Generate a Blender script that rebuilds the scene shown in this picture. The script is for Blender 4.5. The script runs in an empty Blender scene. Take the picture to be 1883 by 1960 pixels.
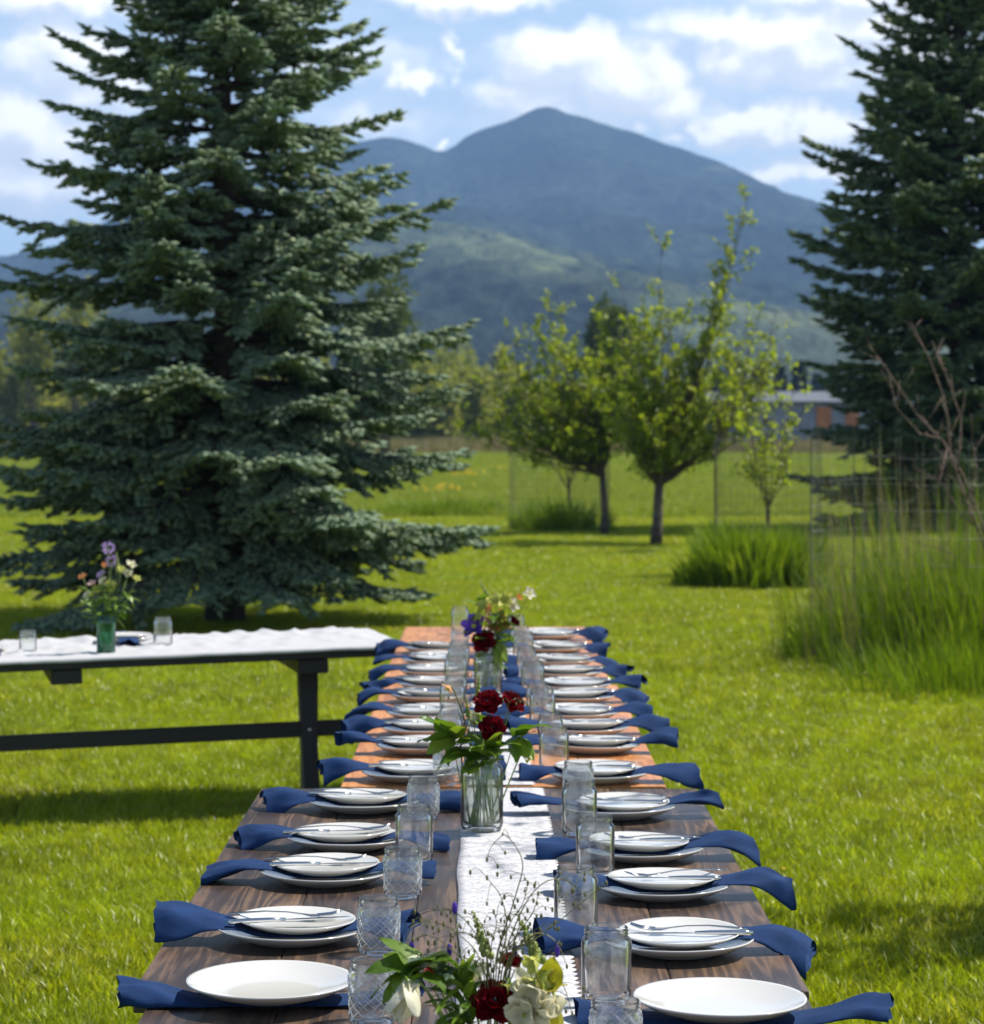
import bpy, bmesh, math, random
import numpy as np
from mathutils import Vector, Matrix, Quaternion
R = math.radians
rng = np.random.default_rng(7)
random.seed(7)
scene = bpy.context.scene
col = scene.collection

# ---------------------------------------------------------------- camera
CAM_H = 1.71
F = 5007.0                      # focal length in units of a 1883 wide picture
cam = bpy.data.cameras.new('camera')
cam.sensor_fit = 'HORIZONTAL'; cam.sensor_width = 36.0
cam.lens = F / 1883.0 * 36.0
cam.shift_y = -165.0 / 1883.0
cam.clip_start = 0.1; cam.clip_end = 30000
cam.dof.use_dof = True; cam.dof.focus_distance = 4.7; cam.dof.aperture_fstop = 10.0
cam_o = bpy.data.objects.new('camera', cam); col.objects.link(cam_o)
cam_o.location = (0, 0, CAM_H); cam_o.rotation_euler = (R(90), 0, 0)
scene.camera = cam_o
scene.render.resolution_x = 984; scene.render.resolution_y = 1024

# ---------------------------------------------------------------- light
SUN_EL = R(55); SH = Vector((-0.955, -0.295, 0))          # direction shadows fall on the ground
sun_dir = Vector((-SH.x * math.cos(SUN_EL), -SH.y * math.cos(SUN_EL), math.sin(SUN_EL))).normalized()
sl = bpy.data.lights.new('sun', 'SUN'); sl.energy = 5.0; sl.angle = R(0.55); sl.color = (1.0, 0.95, 0.86)
so = bpy.data.objects.new('sun', sl); col.objects.link(so)
so.rotation_mode = 'QUATERNION'; so.rotation_quaternion = (-sun_dir).to_track_quat('-Z', 'Y')
scene.view_settings.view_transform = 'Standard'; scene.view_settings.look = 'None'
scene.view_settings.exposure = 0.66; scene.view_settings.gamma = 1.0
scene.view_settings.use_curve_mapping = False

class NT:
    """small node-tree helper"""
    def __init__(s, tree): s.t = tree; s.n = tree.nodes; s.l = tree.links
    def new(s, typ, **kw):
        n = s.n.new(typ)
        for k, v in kw.items():
            setattr(n, k, v)
        return n
    def put(s, sock, v):
        if isinstance(v, bpy.types.NodeSocket): s.l.new(v, sock)
        elif v is not None: sock.default_value = v
    def math(s, op, a, b=None, c=None, clamp=False):
        n = s.new('ShaderNodeMath', operation=op, use_clamp=clamp)
        s.put(n.inputs[0], a); s.put(n.inputs[1], b)
        if c is not None: s.put(n.inputs[2], c)
        return n.outputs[0]
    def vmath(s, op, a, b=None):
        n = s.new('ShaderNodeVectorMath', operation=op)
        s.put(n.inputs[0], a)
        if b is not None: s.put(n.inputs[1], b)
        return n.outputs['Value'] if op in ('LENGTH', 'DOT_PRODUCT', 'DISTANCE') else n.outputs[0]
    def comb(s, x, y, z):
        n = s.new('ShaderNodeCombineXYZ'); s.put(n.inputs[0], x); s.put(n.inputs[1], y); s.put(n.inputs[2], z); return n.outputs[0]
    def sep(s, v):
        n = s.new('ShaderNodeSeparateXYZ'); s.put(n.inputs[0], v); return n.outputs
    def noise(s, vec, scale, detail=4, rough=0.55, dim='3D', dist=0.0):
        n = s.new('ShaderNodeTexNoise', noise_dimensions=dim)
        s.put(n.inputs['Vector'], vec); s.put(n.inputs['Scale'], scale); s.put(n.inputs['Detail'], detail)
        s.put(n.inputs['Roughness'], rough); s.put(n.inputs['Distortion'], dist)
        return n.outputs['Fac']
    def rng(s, v, a, b, c=0.0, d=1.0, smooth=True):
        n = s.new('ShaderNodeMapRange'); n.interpolation_type = 'SMOOTHSTEP' if smooth else 'LINEAR'
        s.put(n.inputs[0], v); s.put(n.inputs[1], a); s.put(n.inputs[2], b); s.put(n.inputs[3], c); s.put(n.inputs[4], d)
        return n.outputs[0]
    def mix(s, f, a, b, mode='MIX'):
        n = s.new('ShaderNodeMix', data_type='RGBA', blend_type=mode)
        s.put(n.inputs[0], f); s.put(n.inputs[6], a if not isinstance(a, tuple) else (*a, 1)[:4]); s.put(n.inputs[7], b if not isinstance(b, tuple) else (*b, 1)[:4])
        return n.outputs[2]
    def ramp(s, f, stops):
        n = s.new('ShaderNodeValToRGB'); s.put(n.inputs[0], f)
        e = n.color_ramp.elements
        while len(e) < len(stops): e.new(0.5)
        for el, (p, c) in zip(e, stops): el.position = p; el.color = (*c, 1)
        return n.outputs[0]

# ---------------------------------------------------------------- sky
world = bpy.data.worlds.new('World'); scene.world = world; world.use_nodes = True
W = NT(world.node_tree); W.n.clear()
sky = W.new('ShaderNodeTexSky', sky_type='NISHITA')
sky.sun_disc = False; sky.sun_elevation = SUN_EL
sky.sun_rotation = math.atan2(sun_dir.x, sun_dir.y)
sky.altitude = 1500; sky.air_density = 1.0; sky.dust_density = 0.0; sky.ozone_density = 2.0
tc = W.new('ShaderNodeTexCoord')
sx, sy, sz = W.sep(tc.outputs['Generated'])
az = W.math('ARCTAN2', sx, sy)
hl = W.math('SQRT', W.math('ADD', W.math('MULTIPLY', sx, sx), W.math('MULTIPLY', sy, sy)))
el = W.math('ARCTAN2', sz, hl)
# cloud heaps standing over the valley: (azimuth, elevation, half width, half height, strength), in milliradians
HEAPS = [(30, 141, 33, 13, 1), (52, 132, 30, 16, 1), (72, 122, 18, 10, .8), (112, 146, 34, 14, 1), (148, 152, 34, 12, 1),
         (98, 139, 22, 11, .9), (128, 133, 45, 8, .55), (100, 114, 26, 9.5, 1), (122, 115, 24, 10, 1), (84, 112, 9, 6, .55),
         (122, 97, 34, 6, .9), (-30, 132, 13, 6.5, 1), (-18, 107.5, 4.5, 3, 1), (-10, 163, 36, 7, 1), (-168, 162, 36, 10, 1),
         (-130, 160, 10, 8, .9), (-180, 112, 36, 20, .95), (-176, 92, 34, 14, .9), (-150, 126, 22, 10, .6), (150, 164, 55, 9, .9), (95, 150, 40, 10, .75), (158, 140, 30, 14, .9), (120, 142, 40, 10, .8), (-160, 140, 30, 16, .8), (10, 128, 30, 10, .6), (-45, 118, 30, 8, .35),
         (70, 110, 7, 4, .6), (56, 113, 6, 3.5, .5), (-60, 140, 40, 9, .42), (-16, 146, 5, 9, .55), (200, 120, 40, 20, .9),
         (175, 135, 40, 14, .9), (-230, 130, 40, 20, 1), (240, 140, 40, 16, 1), (-90, 164, 30, 6, .6), (20, 120, 40, 8, .35)]
def cloud_field(a, e):
    v = W.comb(W.math('MULTIPLY', a, 1000.0), W.math('MULTIPLY', e, 1000.0), 0.0)
    wn = W.new('ShaderNodeTexNoise', noise_dimensions='2D'); W.put(wn.inputs['Vector'], v)
    wn.inputs['Scale'].default_value = 0.055; wn.inputs['Detail'].default_value = 4.5; wn.inputs['Roughness'].default_value = 0.56
    wv = W.vmath('SUBTRACT', wn.outputs['Color'], (0.5, 0.5, 0.5))
    p = W.vmath('ADD', v, W.vmath('MULTIPLY', wv, (34.0, 19.0, 0.0)))
    best = None
    for (cx, cy, rx, ry, st) in HEAPS:
        d = W.vmath('LENGTH', W.vmath('MULTIPLY', W.vmath('SUBTRACT', p, (cx, cy - ry * .12, 0)), (1 / (1.12 * rx), 1 / (1.2 * ry), 0)))
        d = W.math('MULTIPLY_ADD', d, -st, st)
        best = d if best is None else W.math('SMOOTH_MAX', best, d, 0.12)
    # the rest of the sky carries clouds of the same kind
    q = W.comb(W.math('MULTIPLY', a, 9.0), W.math('MULTIPLY', e, 20.0), 3.1)
    g = W.math('MULTIPLY_ADD', W.noise(q, 1.0, 6, 0.58), 3.2, -2.05)
    far = W.rng(W.math('ABSOLUTE', a), 0.22, 0.34, -1.0, 0.0)
    far2 = W.rng(e, 0.175, 0.25, -1.0, 0.0)
    g = W.math('ADD', g, W.math('MAXIMUM', far, far2))
    return W.math('MAXIMUM', best, g)
D0 = cloud_field(az, el)
D1 = cloud_field(W.math('ADD', az, 0.0045), W.math('ADD', el, 0.0085))
mask = W.rng(D0, -0.04, 0.50)
lit = W.rng(W.math('SUBTRACT', D0, D1), -0.28, 0.42)
veil = W.rng(W.noise(W.comb(W.math('MULTIPLY', az, 10.0), W.math('MULTIPLY', el, 34.0), 0.0), 1.0, 5, 0.6), 0.34, 0.72, 0.38, 0.85)
ccol = W.mix(lit, (11.2, 11.8, 12.7), (18.5, 18.1, 17.5))
skyc = W.mix(1.0, sky.outputs[0], (1.75, 1.72, 1.70), 'MULTIPLY')
skyc = W.mix(W.rng(el, 0.10, 0.55), skyc, W.mix(1.0, skyc, (0.62, 0.62, 0.64), 'MULTIPLY'))     # the air is clearer higher up
veil = W.math('MULTIPLY', veil, W.rng(el, 0.12, 0.5, 1.0, 0.2))
base = W.mix(veil, skyc, (10.0, 11.8, 14.0))
wc = W.mix(mask, base, ccol)
bg = W.new('ShaderNodeBackground'); W.put(bg.inputs[0], wc); bg.inputs[1].default_value = 0.058
wo = W.new('ShaderNodeOutputWorld'); W.l.new(bg.outputs[0], wo.inputs[0])

# ---------------------------------------------------------------- helpers
def at(x, y, Y):
    """photo point (1883 x 1960 units) at a given distance -> world point"""
    return Vector(((x - 941.5) / F * Y, Y, CAM_H - (y - 815.0) / F * Y))

def tag(o, label=None, cat=None, group=None, kind=None):
    if label: o['label'] = label
    if cat: o['category'] = cat
    if group: o['group'] = group
    if kind: o['kind'] = kind
    return o

def empty(name, loc=(0, 0, 0), rz=0.0):
    o = bpy.data.objects.new(name, None); col.objects.link(o)
    o.location = loc; o.rotation_euler = (0, 0, rz); o.empty_display_size = 0.05
    return o

def link(name, me, parent=None, loc=None):
    o = bpy.data.objects.new(name, me); col.objects.link(o)
    if parent is not None: o.parent = parent
    if loc is not None: o.location = loc
    return o

def copy_tree(o, parent=None):
    c = o.copy(); col.objects.link(c); c.parent = parent
    for ch in list(o.children): copy_tree(ch, c)
    return c

class MB:
    """collects shapes into one mesh"""
    def __init__(s): s.v = []; s.f = []
    def add(s, vs, fs):
        o = len(s.v); s.v.extend([tuple(v) for v in vs]); s.f.extend([tuple(i + o for i in f) for f in fs]); return s
    def box(s, c, d, m=None, taper=0.0):
        hx, hy, hz = d[0] / 2, d[1] / 2, d[2] / 2
        vs = []
        for k, z in enumerate((-hz, hz)):
            t = 1 - taper * k
            vs += [Vector((-hx * t, -hy * t, z)), Vector((hx * t, -hy * t, z)), Vector((hx * t, hy * t, z)), Vector((-hx * t, hy * t, z))]
        if m is not None: vs = [m @ v for v in vs]
        vs = [v + Vector(c) for v in vs]
        return s.add(vs, [(3, 2, 1, 0), (4, 5, 6, 7), (0, 1, 5, 4), (1, 2, 6, 5), (2, 3, 7, 6), (3, 0, 4, 7)])
    def bbox(s, c, d, b=0.006):
        """box with bevelled long edges and ends (length along y)"""
        hx, hy, hz = d[0] / 2, d[1] / 2, d[2] / 2
        prof = [(-hx + b, -hz), (hx - b, -hz), (hx, -hz + b), (hx, hz - b), (hx - b, hz), (-hx + b, hz), (-hx, hz - b), (-hx, -hz + b)]
        rows = [(-hy, b), (-hy + b, 0), (hy - b, 0), (hy, b)]
        vs = []
        for y, ins in rows:
            for px, pz in prof:
                vs.append((c[0] + px * (1 - ins / hx * 0.8), c[1] + y, c[2] + pz * (1 - ins / hz * 0.6)))
        fs = []
        for r in range(3):
            for k in range(8):
                a, b_ = r * 8 + k, r * 8 + (k + 1) % 8
                fs.append((b_, a, a + 8, b_ + 8))
        fs.append(tuple(range(8))); fs.append(tuple(reversed(range(24, 32))))
        return s.add(vs, fs)
    def tube(s, pts, rad, n=6, cap=True):
        pts = [Vector(p) for p in pts]
        if not hasattr(rad, '__len__'): rad = [rad] * len(pts)
        vs = []; up = Vector((0.13, 0.31, 0.94))
        prev = None
        for i, p in enumerate(pts):
            t = (pts[min(i + 1, len(pts) - 1)] - pts[max(i - 1, 0)])
            if t.length < 1e-9: t = Vector((0, 0, 1))
            t.normalize()
            if prev is None:
                a = t.cross(up)
                if a.length < 1e-3: a = t.cross(Vector((1, 0, 0)))
            else:
                a = prev - t * prev.dot(t)
            a.normalize(); prev = a; b = t.cross(a)
            for k in range(n):
                an = 2 * math.pi * k / n
                vs.append(p + (a * math.cos(an) + b * math.sin(an)) * rad[i])
        fs = []
        for i in range(len(pts) - 1):
            for k in range(n):
                fs.append((i * n + k, i * n + (k + 1) % n, (i + 1) * n + (k + 1) % n, (i + 1) * n + k))
        if cap:
            fs.append(tuple(reversed(range(n)))); fs.append(tuple(range((len(pts) - 1) * n, len(pts) * n)))
        return s.add(vs, fs)
    def lathe(s, prof, n=40, c=(0, 0, 0), fr=None):
        vs = []; fs = []
        for i, (r, z) in enumerate(prof):
            for k in range(n):
                a = 2 * math.pi * k / n
                rr = fr(i, k, r, z) if fr else r
                vs.append((c[0] + rr * math.cos(a), c[1] + rr * math.sin(a), c[2] + z))
        for i in range(len(prof) - 1):
            for k in range(n):
                fs.append((i * n + k, i * n + (k + 1) % n, (i + 1) * n + (k + 1) % n, (i + 1) * n + k))
        return s.add(vs, fs)
    def ball(s, c, r, n=8, m=5, sq=(1, 1, 1)):
        vs = []; fs = []
        for i in range(m + 1):
            ph = math.pi * i / m
            for k in range(n):
                a = 2 * math.pi * k / n
                vs.append((c[0] + r * sq[0] * math.sin(ph) * math.cos(a), c[1] + r * sq[1] * math.sin(ph) * math.sin(a), c[2] + r * sq[2] * math.cos(ph)))
        for i in range(m):
            for k in range(n):
                fs.append((i * n + k, (i + 1) * n + k, (i + 1) * n + (k + 1) % n, i * n + (k + 1) % n))
        return s.add(vs, fs)
    def mesh(s, name, mat, smooth=False):
        me = bpy.data.meshes.new(name); me.from_pydata(s.v, [], s.f); me.update()
        if mat: me.materials.append(mat)
        if smooth: me.shade_smooth()
        return me
    def build(s, name, mat, parent=None, smooth=False, loc=None):
        return link(name, s.mesh(name, mat, smooth), parent, loc)

def np_mesh(name, V, Fc, mat, smooth=False):
    """V (n,3) array, Fc (m,k) index array with k = 3 or 4"""
    me = bpy.data.meshes.new(name)
    V = np.asarray(V, dtype=np.float32); Fc = np.asarray(Fc, dtype=np.int32)
    k = Fc.shape[1]
    me.vertices.add(len(V)); me.vertices.foreach_set('co', V.ravel())
    me.loops.add(Fc.size); me.loops.foreach_set('vertex_index', Fc.ravel())
    me.polygons.add(len(Fc)); me.polygons.foreach_set('loop_start', np.arange(0, Fc.size, k, dtype=np.int32))
    me.update(calc_edges=True)
    if mat: me.materials.append(mat)
    if smooth: me.shade_smooth()
    return me

def unit(a): return a / np.maximum(np.linalg.norm(a, axis=-1, keepdims=True), 1e-9)

def frames(Dv):
    ref = np.tile(np.array([0.0, 0.0, 1.0]), (len(Dv), 1))
    bad = np.abs(Dv[:, 2]) > 0.95; ref[bad] = (1, 0, 0)
    A = unit(np.cross(Dv, ref)); B = np.cross(A, Dv)
    return A, B

def spindles(P, Dv, L, Rr):
    """three sided shoots: P base, Dv direction, L length, Rr radius"""
    n = len(P); Dv = unit(Dv); A, B = frames(Dv)
    V = np.zeros((n, 5, 3)); V[:, 0] = P; V[:, 4] = P + Dv * L[:, None]
    off = rng.uniform(0, 6.28, n)
    for k in range(3):
        an = off + k * 2.094
        V[:, 1 + k] = P + Dv * (L * 0.42)[:, None] + (A * np.cos(an)[:, None] + B * np.sin(an)[:, None]) * Rr[:, None]
    base = (np.arange(n) * 5)[:, None, None]
    f = np.array([[0, 2, 1], [0, 3, 2], [0, 1, 3], [4, 1, 2], [4, 2, 3], [4, 3, 1]])[None]
    return V.reshape(-1, 3), (base + f).reshape(-1, 3)

def leaves(P, Dv, Nv, L, Wd, fold=0.25):
    """leaf blades of four triangles folded along the midrib"""
    n = len(P); Dv = unit(Dv); A = unit(np.cross(Dv, Nv)); B = np.cross(A, Dv)
    V = np.zeros((n, 5, 3)); m = P + Dv * (L * 0.45)[:, None]
    V[:, 0] = P; V[:, 1] = m + A * (Wd * .5)[:, None] + B * (Wd * fold)[:, None]
    V[:, 2] = P + Dv * L[:, None] - B * (L * .15)[:, None]; V[:, 3] = m - A * (Wd * .5)[:, None] + B * (Wd * fold)[:, None]
    V[:, 4] = m
    base = (np.arange(n) * 5)[:, None, None]
    f = np.array([[0, 4, 1], [1, 4, 2], [2, 4, 3], [3, 4, 0]])[None]
    return V.reshape(-1, 3), (base + f).reshape(-1, 3)

def rand_dirs(n):
    v = rng.normal(size=(n, 3)); return unit(v)

# ---------------------------------------------------------------- materials
def material(name):
    m = bpy.data.materials.new(name); m.use_nodes = True
    t = NT(m.node_tree); t.n.clear()
    out = t.new('ShaderNodeOutputMaterial')
    return m, t, out

def principled(t, color, rough=0.6, spec=0.5, bump=None, **kw):
    p = t.new('ShaderNodeBsdfPrincipled')
    t.put(p.inputs['Base Color'], color if not isinstance(color, tuple) else (*color, 1)[:4])
    t.put(p.inputs['Roughness'], rough); t.put(p.inputs['Specular IOR Level'], spec)
    for k, v in kw.items(): t.put(p.inputs[k.replace('_', ' ')], v)
    if bump is not None: t.l.new(bump, p.inputs['Normal'])
    return p

def bump(t, h, strength=0.3, dist=0.01):
    b = t.new('ShaderNodeBump'); t.put(b.inputs['Height'], h); b.inputs['Strength'].default_value = strength; b.inputs['Distance'].default_value = dist
    return b.outputs[0]

def leafy(name, c1, c2, c3=None, trans=0.4, rough=0.55, spec=0.35, wscale=None, tcol=None, patch=None):
    """foliage: colour varies leaf by leaf, light passes through"""
    m, t, out = material(name)
    g = t.new('ShaderNodeNewGeometry'); oi = t.new('ShaderNodeObjectInfo')
    r = t.math('FRACT', t.math('ADD', g.outputs['Random Per Island'], t.math('MULTIPLY', oi.outputs['Random'], 3.7)))
    stops = [(0.0, c1), (0.75, c2)] + ([(1.0, c3)] if c3 else [])
    c = t.ramp(r, stops)
    if wscale:
        nz = t.noise(g.outputs['Position'], wscale, 3)
        c = t.mix(t.rng(nz, 0.35, 0.65, 0.0, 0.75), c, c2, 'MIX')
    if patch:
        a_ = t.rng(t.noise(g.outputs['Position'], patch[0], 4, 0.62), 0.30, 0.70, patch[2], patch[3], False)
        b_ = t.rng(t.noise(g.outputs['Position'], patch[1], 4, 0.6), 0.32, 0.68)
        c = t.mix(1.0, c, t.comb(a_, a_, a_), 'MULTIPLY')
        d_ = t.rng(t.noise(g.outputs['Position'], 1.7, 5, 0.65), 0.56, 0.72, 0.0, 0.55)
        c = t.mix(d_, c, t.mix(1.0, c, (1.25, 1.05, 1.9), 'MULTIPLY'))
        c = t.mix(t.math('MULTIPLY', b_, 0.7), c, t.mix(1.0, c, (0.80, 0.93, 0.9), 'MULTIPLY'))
    p = principled(t, c, rough, spec)
    tr = t.new('ShaderNodeBsdfTranslucent')
    t.put(tr.inputs[0], t.mix(1.0, c, tcol or (1.25, 1.2, 0.5), 'MULTIPLY'))
    mx = t.new('ShaderNodeMixShader'); mx.inputs[0].default_value = trans
    t.l.new(p.outputs[0], mx.inputs[1]); t.l.new(tr.outputs[0], mx.inputs[2]); t.l.new(mx.outputs[0], out.inputs[0])
    return m

def simple(name, c, rough=0.6, spec=0.5, var=0.0, scale=8.0, bmp=0.0, bscale=60.0, **kw):
    m, t, out = material(name)
    tcn = t.new('ShaderNodeTexCoord'); v = tcn.outputs['Object']
    cc = c
    if var > 0:
        nz = t.noise(v, scale, 5, 0.6)
        cc = t.mix(t.rng(nz, 0.3, 0.7), tuple(x * (1 - var) for x in c), tuple(min(1, x * (1 + var)) for x in c))
    b = bump(t, t.noise(v, bscale, 4), bmp, 0.004) if bmp > 0 else None
    p = principled(t, cc, rough, spec, b, **kw)
    t.l.new(p.outputs[0], out.inputs[0]); return m

def wood(name, dark, mid, light, rough=0.45, coat=0.25):
    m, t, out = material(name)
    tcn = t.new('ShaderNodeTexCoord'); oi = t.new('ShaderNodeObjectInfo')
    v = t.vmath('ADD', tcn.outputs['Object'], t.comb(t.math('MULTIPLY', oi.outputs['Random'], 7.0), t.math('MULTIPLY', oi.outputs['Random'], 31.0), t.math('MULTIPLY', oi.outputs['Random'], 3.0)))
    s1 = t.vmath('MULTIPLY', v, (11.0, 0.75, 11.0))
    warp = t.noise(s1, 1.0, 3, 0.5)
    rings = t.math('SINE', t.math('MULTIPLY_ADD', warp, 66.0, 0.0))
    rings = t.math('MULTIPLY_ADD', rings, 0.5, 0.5)
    fib = t.noise(t.vmath('MULTIPLY', v, (210.0, 5.0, 210.0)), 1.0, 3, 0.6)
    blot = t.noise(t.vmath('MULTIPLY', v, (5.0, 2.2, 5.0)), 1.0, 5, 0.62)
    f = t.math('ADD', t.math('MULTIPLY', rings, 0.19), t.math('ADD', t.math('MULTIPLY', fib, 0.30), t.math('MULTIPLY', blot, 0.66)))
    c = t.ramp(f, [(0.36, dark), (0.60, mid), (0.86, light)])
    vor = t.new('ShaderNodeTexVoronoi'); t.put(vor.inputs['Vector'], t.vmath('MULTIPLY', v, (4.2, 1.6, 0.0))); vor.inputs['Scale'].default_value = 1.0
    knot = t.rng(vor.outputs['Distance'], 0.03, 0.10, 0.85, 0.0)
    c = t.mix(knot, c, dark)
    h = t.math('ADD', t.math('MULTIPLY', rings, 0.5), fib)
    rr = t.math('MULTIPLY_ADD', blot, 0.3, rough - 0.12)
    p = principled(t, c, rr, 0.5, bump(t, h, 0.22, 0.002))
    p.inputs['Coat Weight'].default_value = coat; p.inputs['Coat Roughness'].default_value = 0.28
    t.l.new(p.outputs[0], out.inputs[0]); return m

def glass(name, tint, refr=0.10, brighten=0.014):
    m, t, out = material(name)
    tr = t.new('ShaderNodeBsdfTransparent'); tr.inputs[0].default_value = (*tint, 1)
    gl = t.new('ShaderNodeBsdfGlossy'); gl.inputs['Roughness'].default_value = 0.025; gl.inputs[0].default_value = (1, 1, 1, 1)
    pass
    fr = t.new('ShaderNodeFresnel'); fr.inputs[0].default_value = 1.16; fac = t.math('MULTIPLY_ADD', fr.outputs[0], 1.1, 0.045, clamp=True)
    m1 = t.new('ShaderNodeMixShader'); t.l.new(fac, m1.inputs[0]); t.l.new(tr.outputs[0], m1.inputs[1]); t.l.new(gl.outputs[0], m1.inputs[2])
    g2 = t.new('ShaderNodeBsdfGlass'); g2.inputs['IOR'].default_value = 1.45; g2.inputs['Roughness'].default_value = 0.0; g2.inputs[0].default_value = (*tint, 1)
    m2 = t.new('ShaderNodeMixShader'); m2.inputs[0].default_value = refr
    t.l.new(m1.outputs[0], m2.inputs[1]); t.l.new(g2.outputs[0], m2.inputs[2])
    df = t.new('ShaderNodeBsdfDiffuse'); df.inputs[0].default_value = (*[0.8 * x for x in tint], 1)
    dt = t.new('ShaderNodeBsdfTranslucent'); dt.inputs[0].default_value = (*[0.8 * x for x in tint], 1)
    m3 = t.new('ShaderNodeMixShader'); m3.inputs[0].default_value = 0.5; t.l.new(df.outputs[0], m3.inputs[1]); t.l.new(dt.outputs[0], m3.inputs[2])
    m4 = t.new('ShaderNodeMixShader'); m4.inputs[0].default_value = brighten  # pale diffuse share mixed in to make the glass look more brightly lit
    t.l.new(m2.outputs[0], m4.inputs[1]); t.l.new(m3.outputs[0], m4.inputs[2]); t.l.new(m4.outputs[0], out.inputs[0])
    return m

M = {}
M['bark_spruce'] = simple('bark_spruce', (0.075, 0.058, 0.045), 0.9, 0.2, 0.4, 14, 0.6, 30)
M['bark'] = simple('bark', (0.10, 0.08, 0.062), 0.9, 0.2, 0.45, 10, 0.6, 24)
M['bark_red'] = simple('bark_red', (0.17, 0.115, 0.088), 0.7, 0.3, 0.4, 16, 0.3, 40)
M['spruce'] = leafy('spruce_needles', (0.105, 0.165, 0.100), (0.275, 0.37, 0.235), (0.46, 0.50, 0.25), 0.40, 0.5, 0.4, 1.3, tcol=(1.0, 1.1, 0.7))
M['spruce2'] = leafy('spruce_needles_dark', (0.060, 0.11, 0.05), (0.17, 0.24, 0.11), (0.27, 0.31, 0.10), 0.36, 0.5, 0.35, 0.8, tcol=(1.0, 1.1, 0.7))
M['apple_leaf'] = leafy('apple_leaves', (0.135, 0.205, 0.013), (0.28, 0.36, 0.024), (0.42, 0.46, 0.09), 0.55, 0.42, 0.5, 1.2)
M['willow'] = leafy('willow_leaves', (0.15, 0.18, 0.045), (0.265, 0.30, 0.075), (0.35, 0.35, 0.13), 0.45, 0.6, 0.3, 0.15)
M['dark_tree'] = leafy('dark_leaves', (0.035, 0.062, 0.016), (0.08, 0.115, 0.026), (0.12, 0.15, 0.04), 0.3, 0.6, 0.3, 0.2)
M['fir'] = leafy('fir_needles', (0.012, 0.026, 0.016), (0.030, 0.05, 0.03), None, 0.08, 0.6, 0.3, 0.2)
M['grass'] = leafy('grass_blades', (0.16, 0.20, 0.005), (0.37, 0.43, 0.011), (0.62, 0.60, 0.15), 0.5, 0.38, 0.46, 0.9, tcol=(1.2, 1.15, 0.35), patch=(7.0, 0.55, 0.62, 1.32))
M['meadow'] = leafy('meadow_blades', (0.16, 0.22, 0.016), (0.27, 0.325, 0.03), (0.36, 0.37, 0.10), 0.42, 0.55, 0.4, 0.3, tcol=(1.15, 1.15, 0.4))
M['tall_grass'] = leafy('tall_grass_blades', (0.075, 0.145, 0.005), (0.16, 0.245, 0.010), (0.34, 0.38, 0.06), 0.42, 0.45, 0.45, 1.5, tcol=(1.2, 1.2, 0.35))
M['dry_grass'] = leafy('dry_grass_blades', (0.17, 0.15, 0.075), (0.27, 0.235, 0.12), (0.17, 0.20, 0.05), 0.3, 0.6, 0.3, 0.6)
M['yellow'] = simple('dandelion_yellow', (0.75, 0.52, 0.02), 0.6, 0.3)
M['wire'] = simple('galvanised_wire', (0.07, 0.072, 0.062), 0.6, 0.4, 0.3, 30)
M['wire_light'] = simple('weathered_wire', (0.24, 0.235, 0.20), 0.5, 0.5, 0.6, 3)
M['walnut'] = wood('walnut_stained_wood', (0.018, 0.012, 0.009), (0.060, 0.037, 0.024), (0.23, 0.135, 0.072), 0.42, 0.22)
M['cedar'] = wood('cedar_wood', (0.32, 0.115, 0.030), (0.54, 0.22, 0.065), (0.66, 0.31, 0.11), 0.42, 0.35)
M['dark_wood'] = wood('dark_painted_wood', (0.007, 0.006, 0.006), (0.012, 0.010, 0.010), (0.022, 0.018, 0.016), 0.55, 0.05)
M['china'] = simple('white_china', (0.58, 0.57, 0.54), 0.12, 0.5, Coat_Weight=0.4, Coat_Roughness=0.05)
M['steel'] = simple('steel', (0.62, 0.62, 0.61), 0.16, 0.5, Metallic=1.0)
M['glass'] = glass('clear_glass', (0.985, 0.992, 0.988), 0.07, 0.010)
M['pressed_glass'] = glass('pressed_glass', (0.985, 0.992, 0.988), 0.12, 0.006)
M['ridge_glint_glass'] = glass('raised_ridges_painted_glint', (0.97, 0.98, 0.975), 0.15, 0.30)  # extra white in the ridge colour stands in for light they catch
M['water'] = glass('vase_water', (0.96, 0.98, 0.96), 0.25)
M['green_glass'] = glass('green_glass', (0.50, 0.82, 0.70), 0.12, 0.03)

def cloth_mat(name, c, weave=900.0, var=0.15, sheen=0.25):
    m, t, out = material(name)
    tcn = t.new('ShaderNodeTexCoord'); v = tcn.outputs['Object']
    w = t.new('ShaderNodeTexWave', wave_type='BANDS', bands_direction='X'); t.put(w.inputs['Vector'], v); w.inputs['Scale'].default_value = weave / 6.28
    w2 = t.new('ShaderNodeTexWave', wave_type='BANDS', bands_direction='Y'); t.put(w2.inputs['Vector'], v); w2.inputs['Scale'].default_value = weave / 6.28
    h = t.math('ADD', w.outputs['Fac'], w2.outputs['Fac'])
    nz = t.noise(v, 28.0, 5, 0.6)
    cc = t.mix(t.rng(nz, 0.3, 0.7), tuple(x * (1 - var) for x in c), tuple(x * (1 + var) for x in c))
    hh = t.math('ADD', t.math('MULTIPLY', h, 0.06), nz)
    p = principled(t, cc, 0.85, 0.2, bump(t, hh, 0.25, 0.004))
    p.inputs['Sheen Weight'].default_value = sheen; p.inputs['Sheen Roughness'].default_value = 0.5
    t.l.new(p.outputs[0], out.inputs[0]); return m
M['napkin'] = cloth_mat('navy_linen', (0.006, 0.028, 0.096), sheen=0.02)

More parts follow.
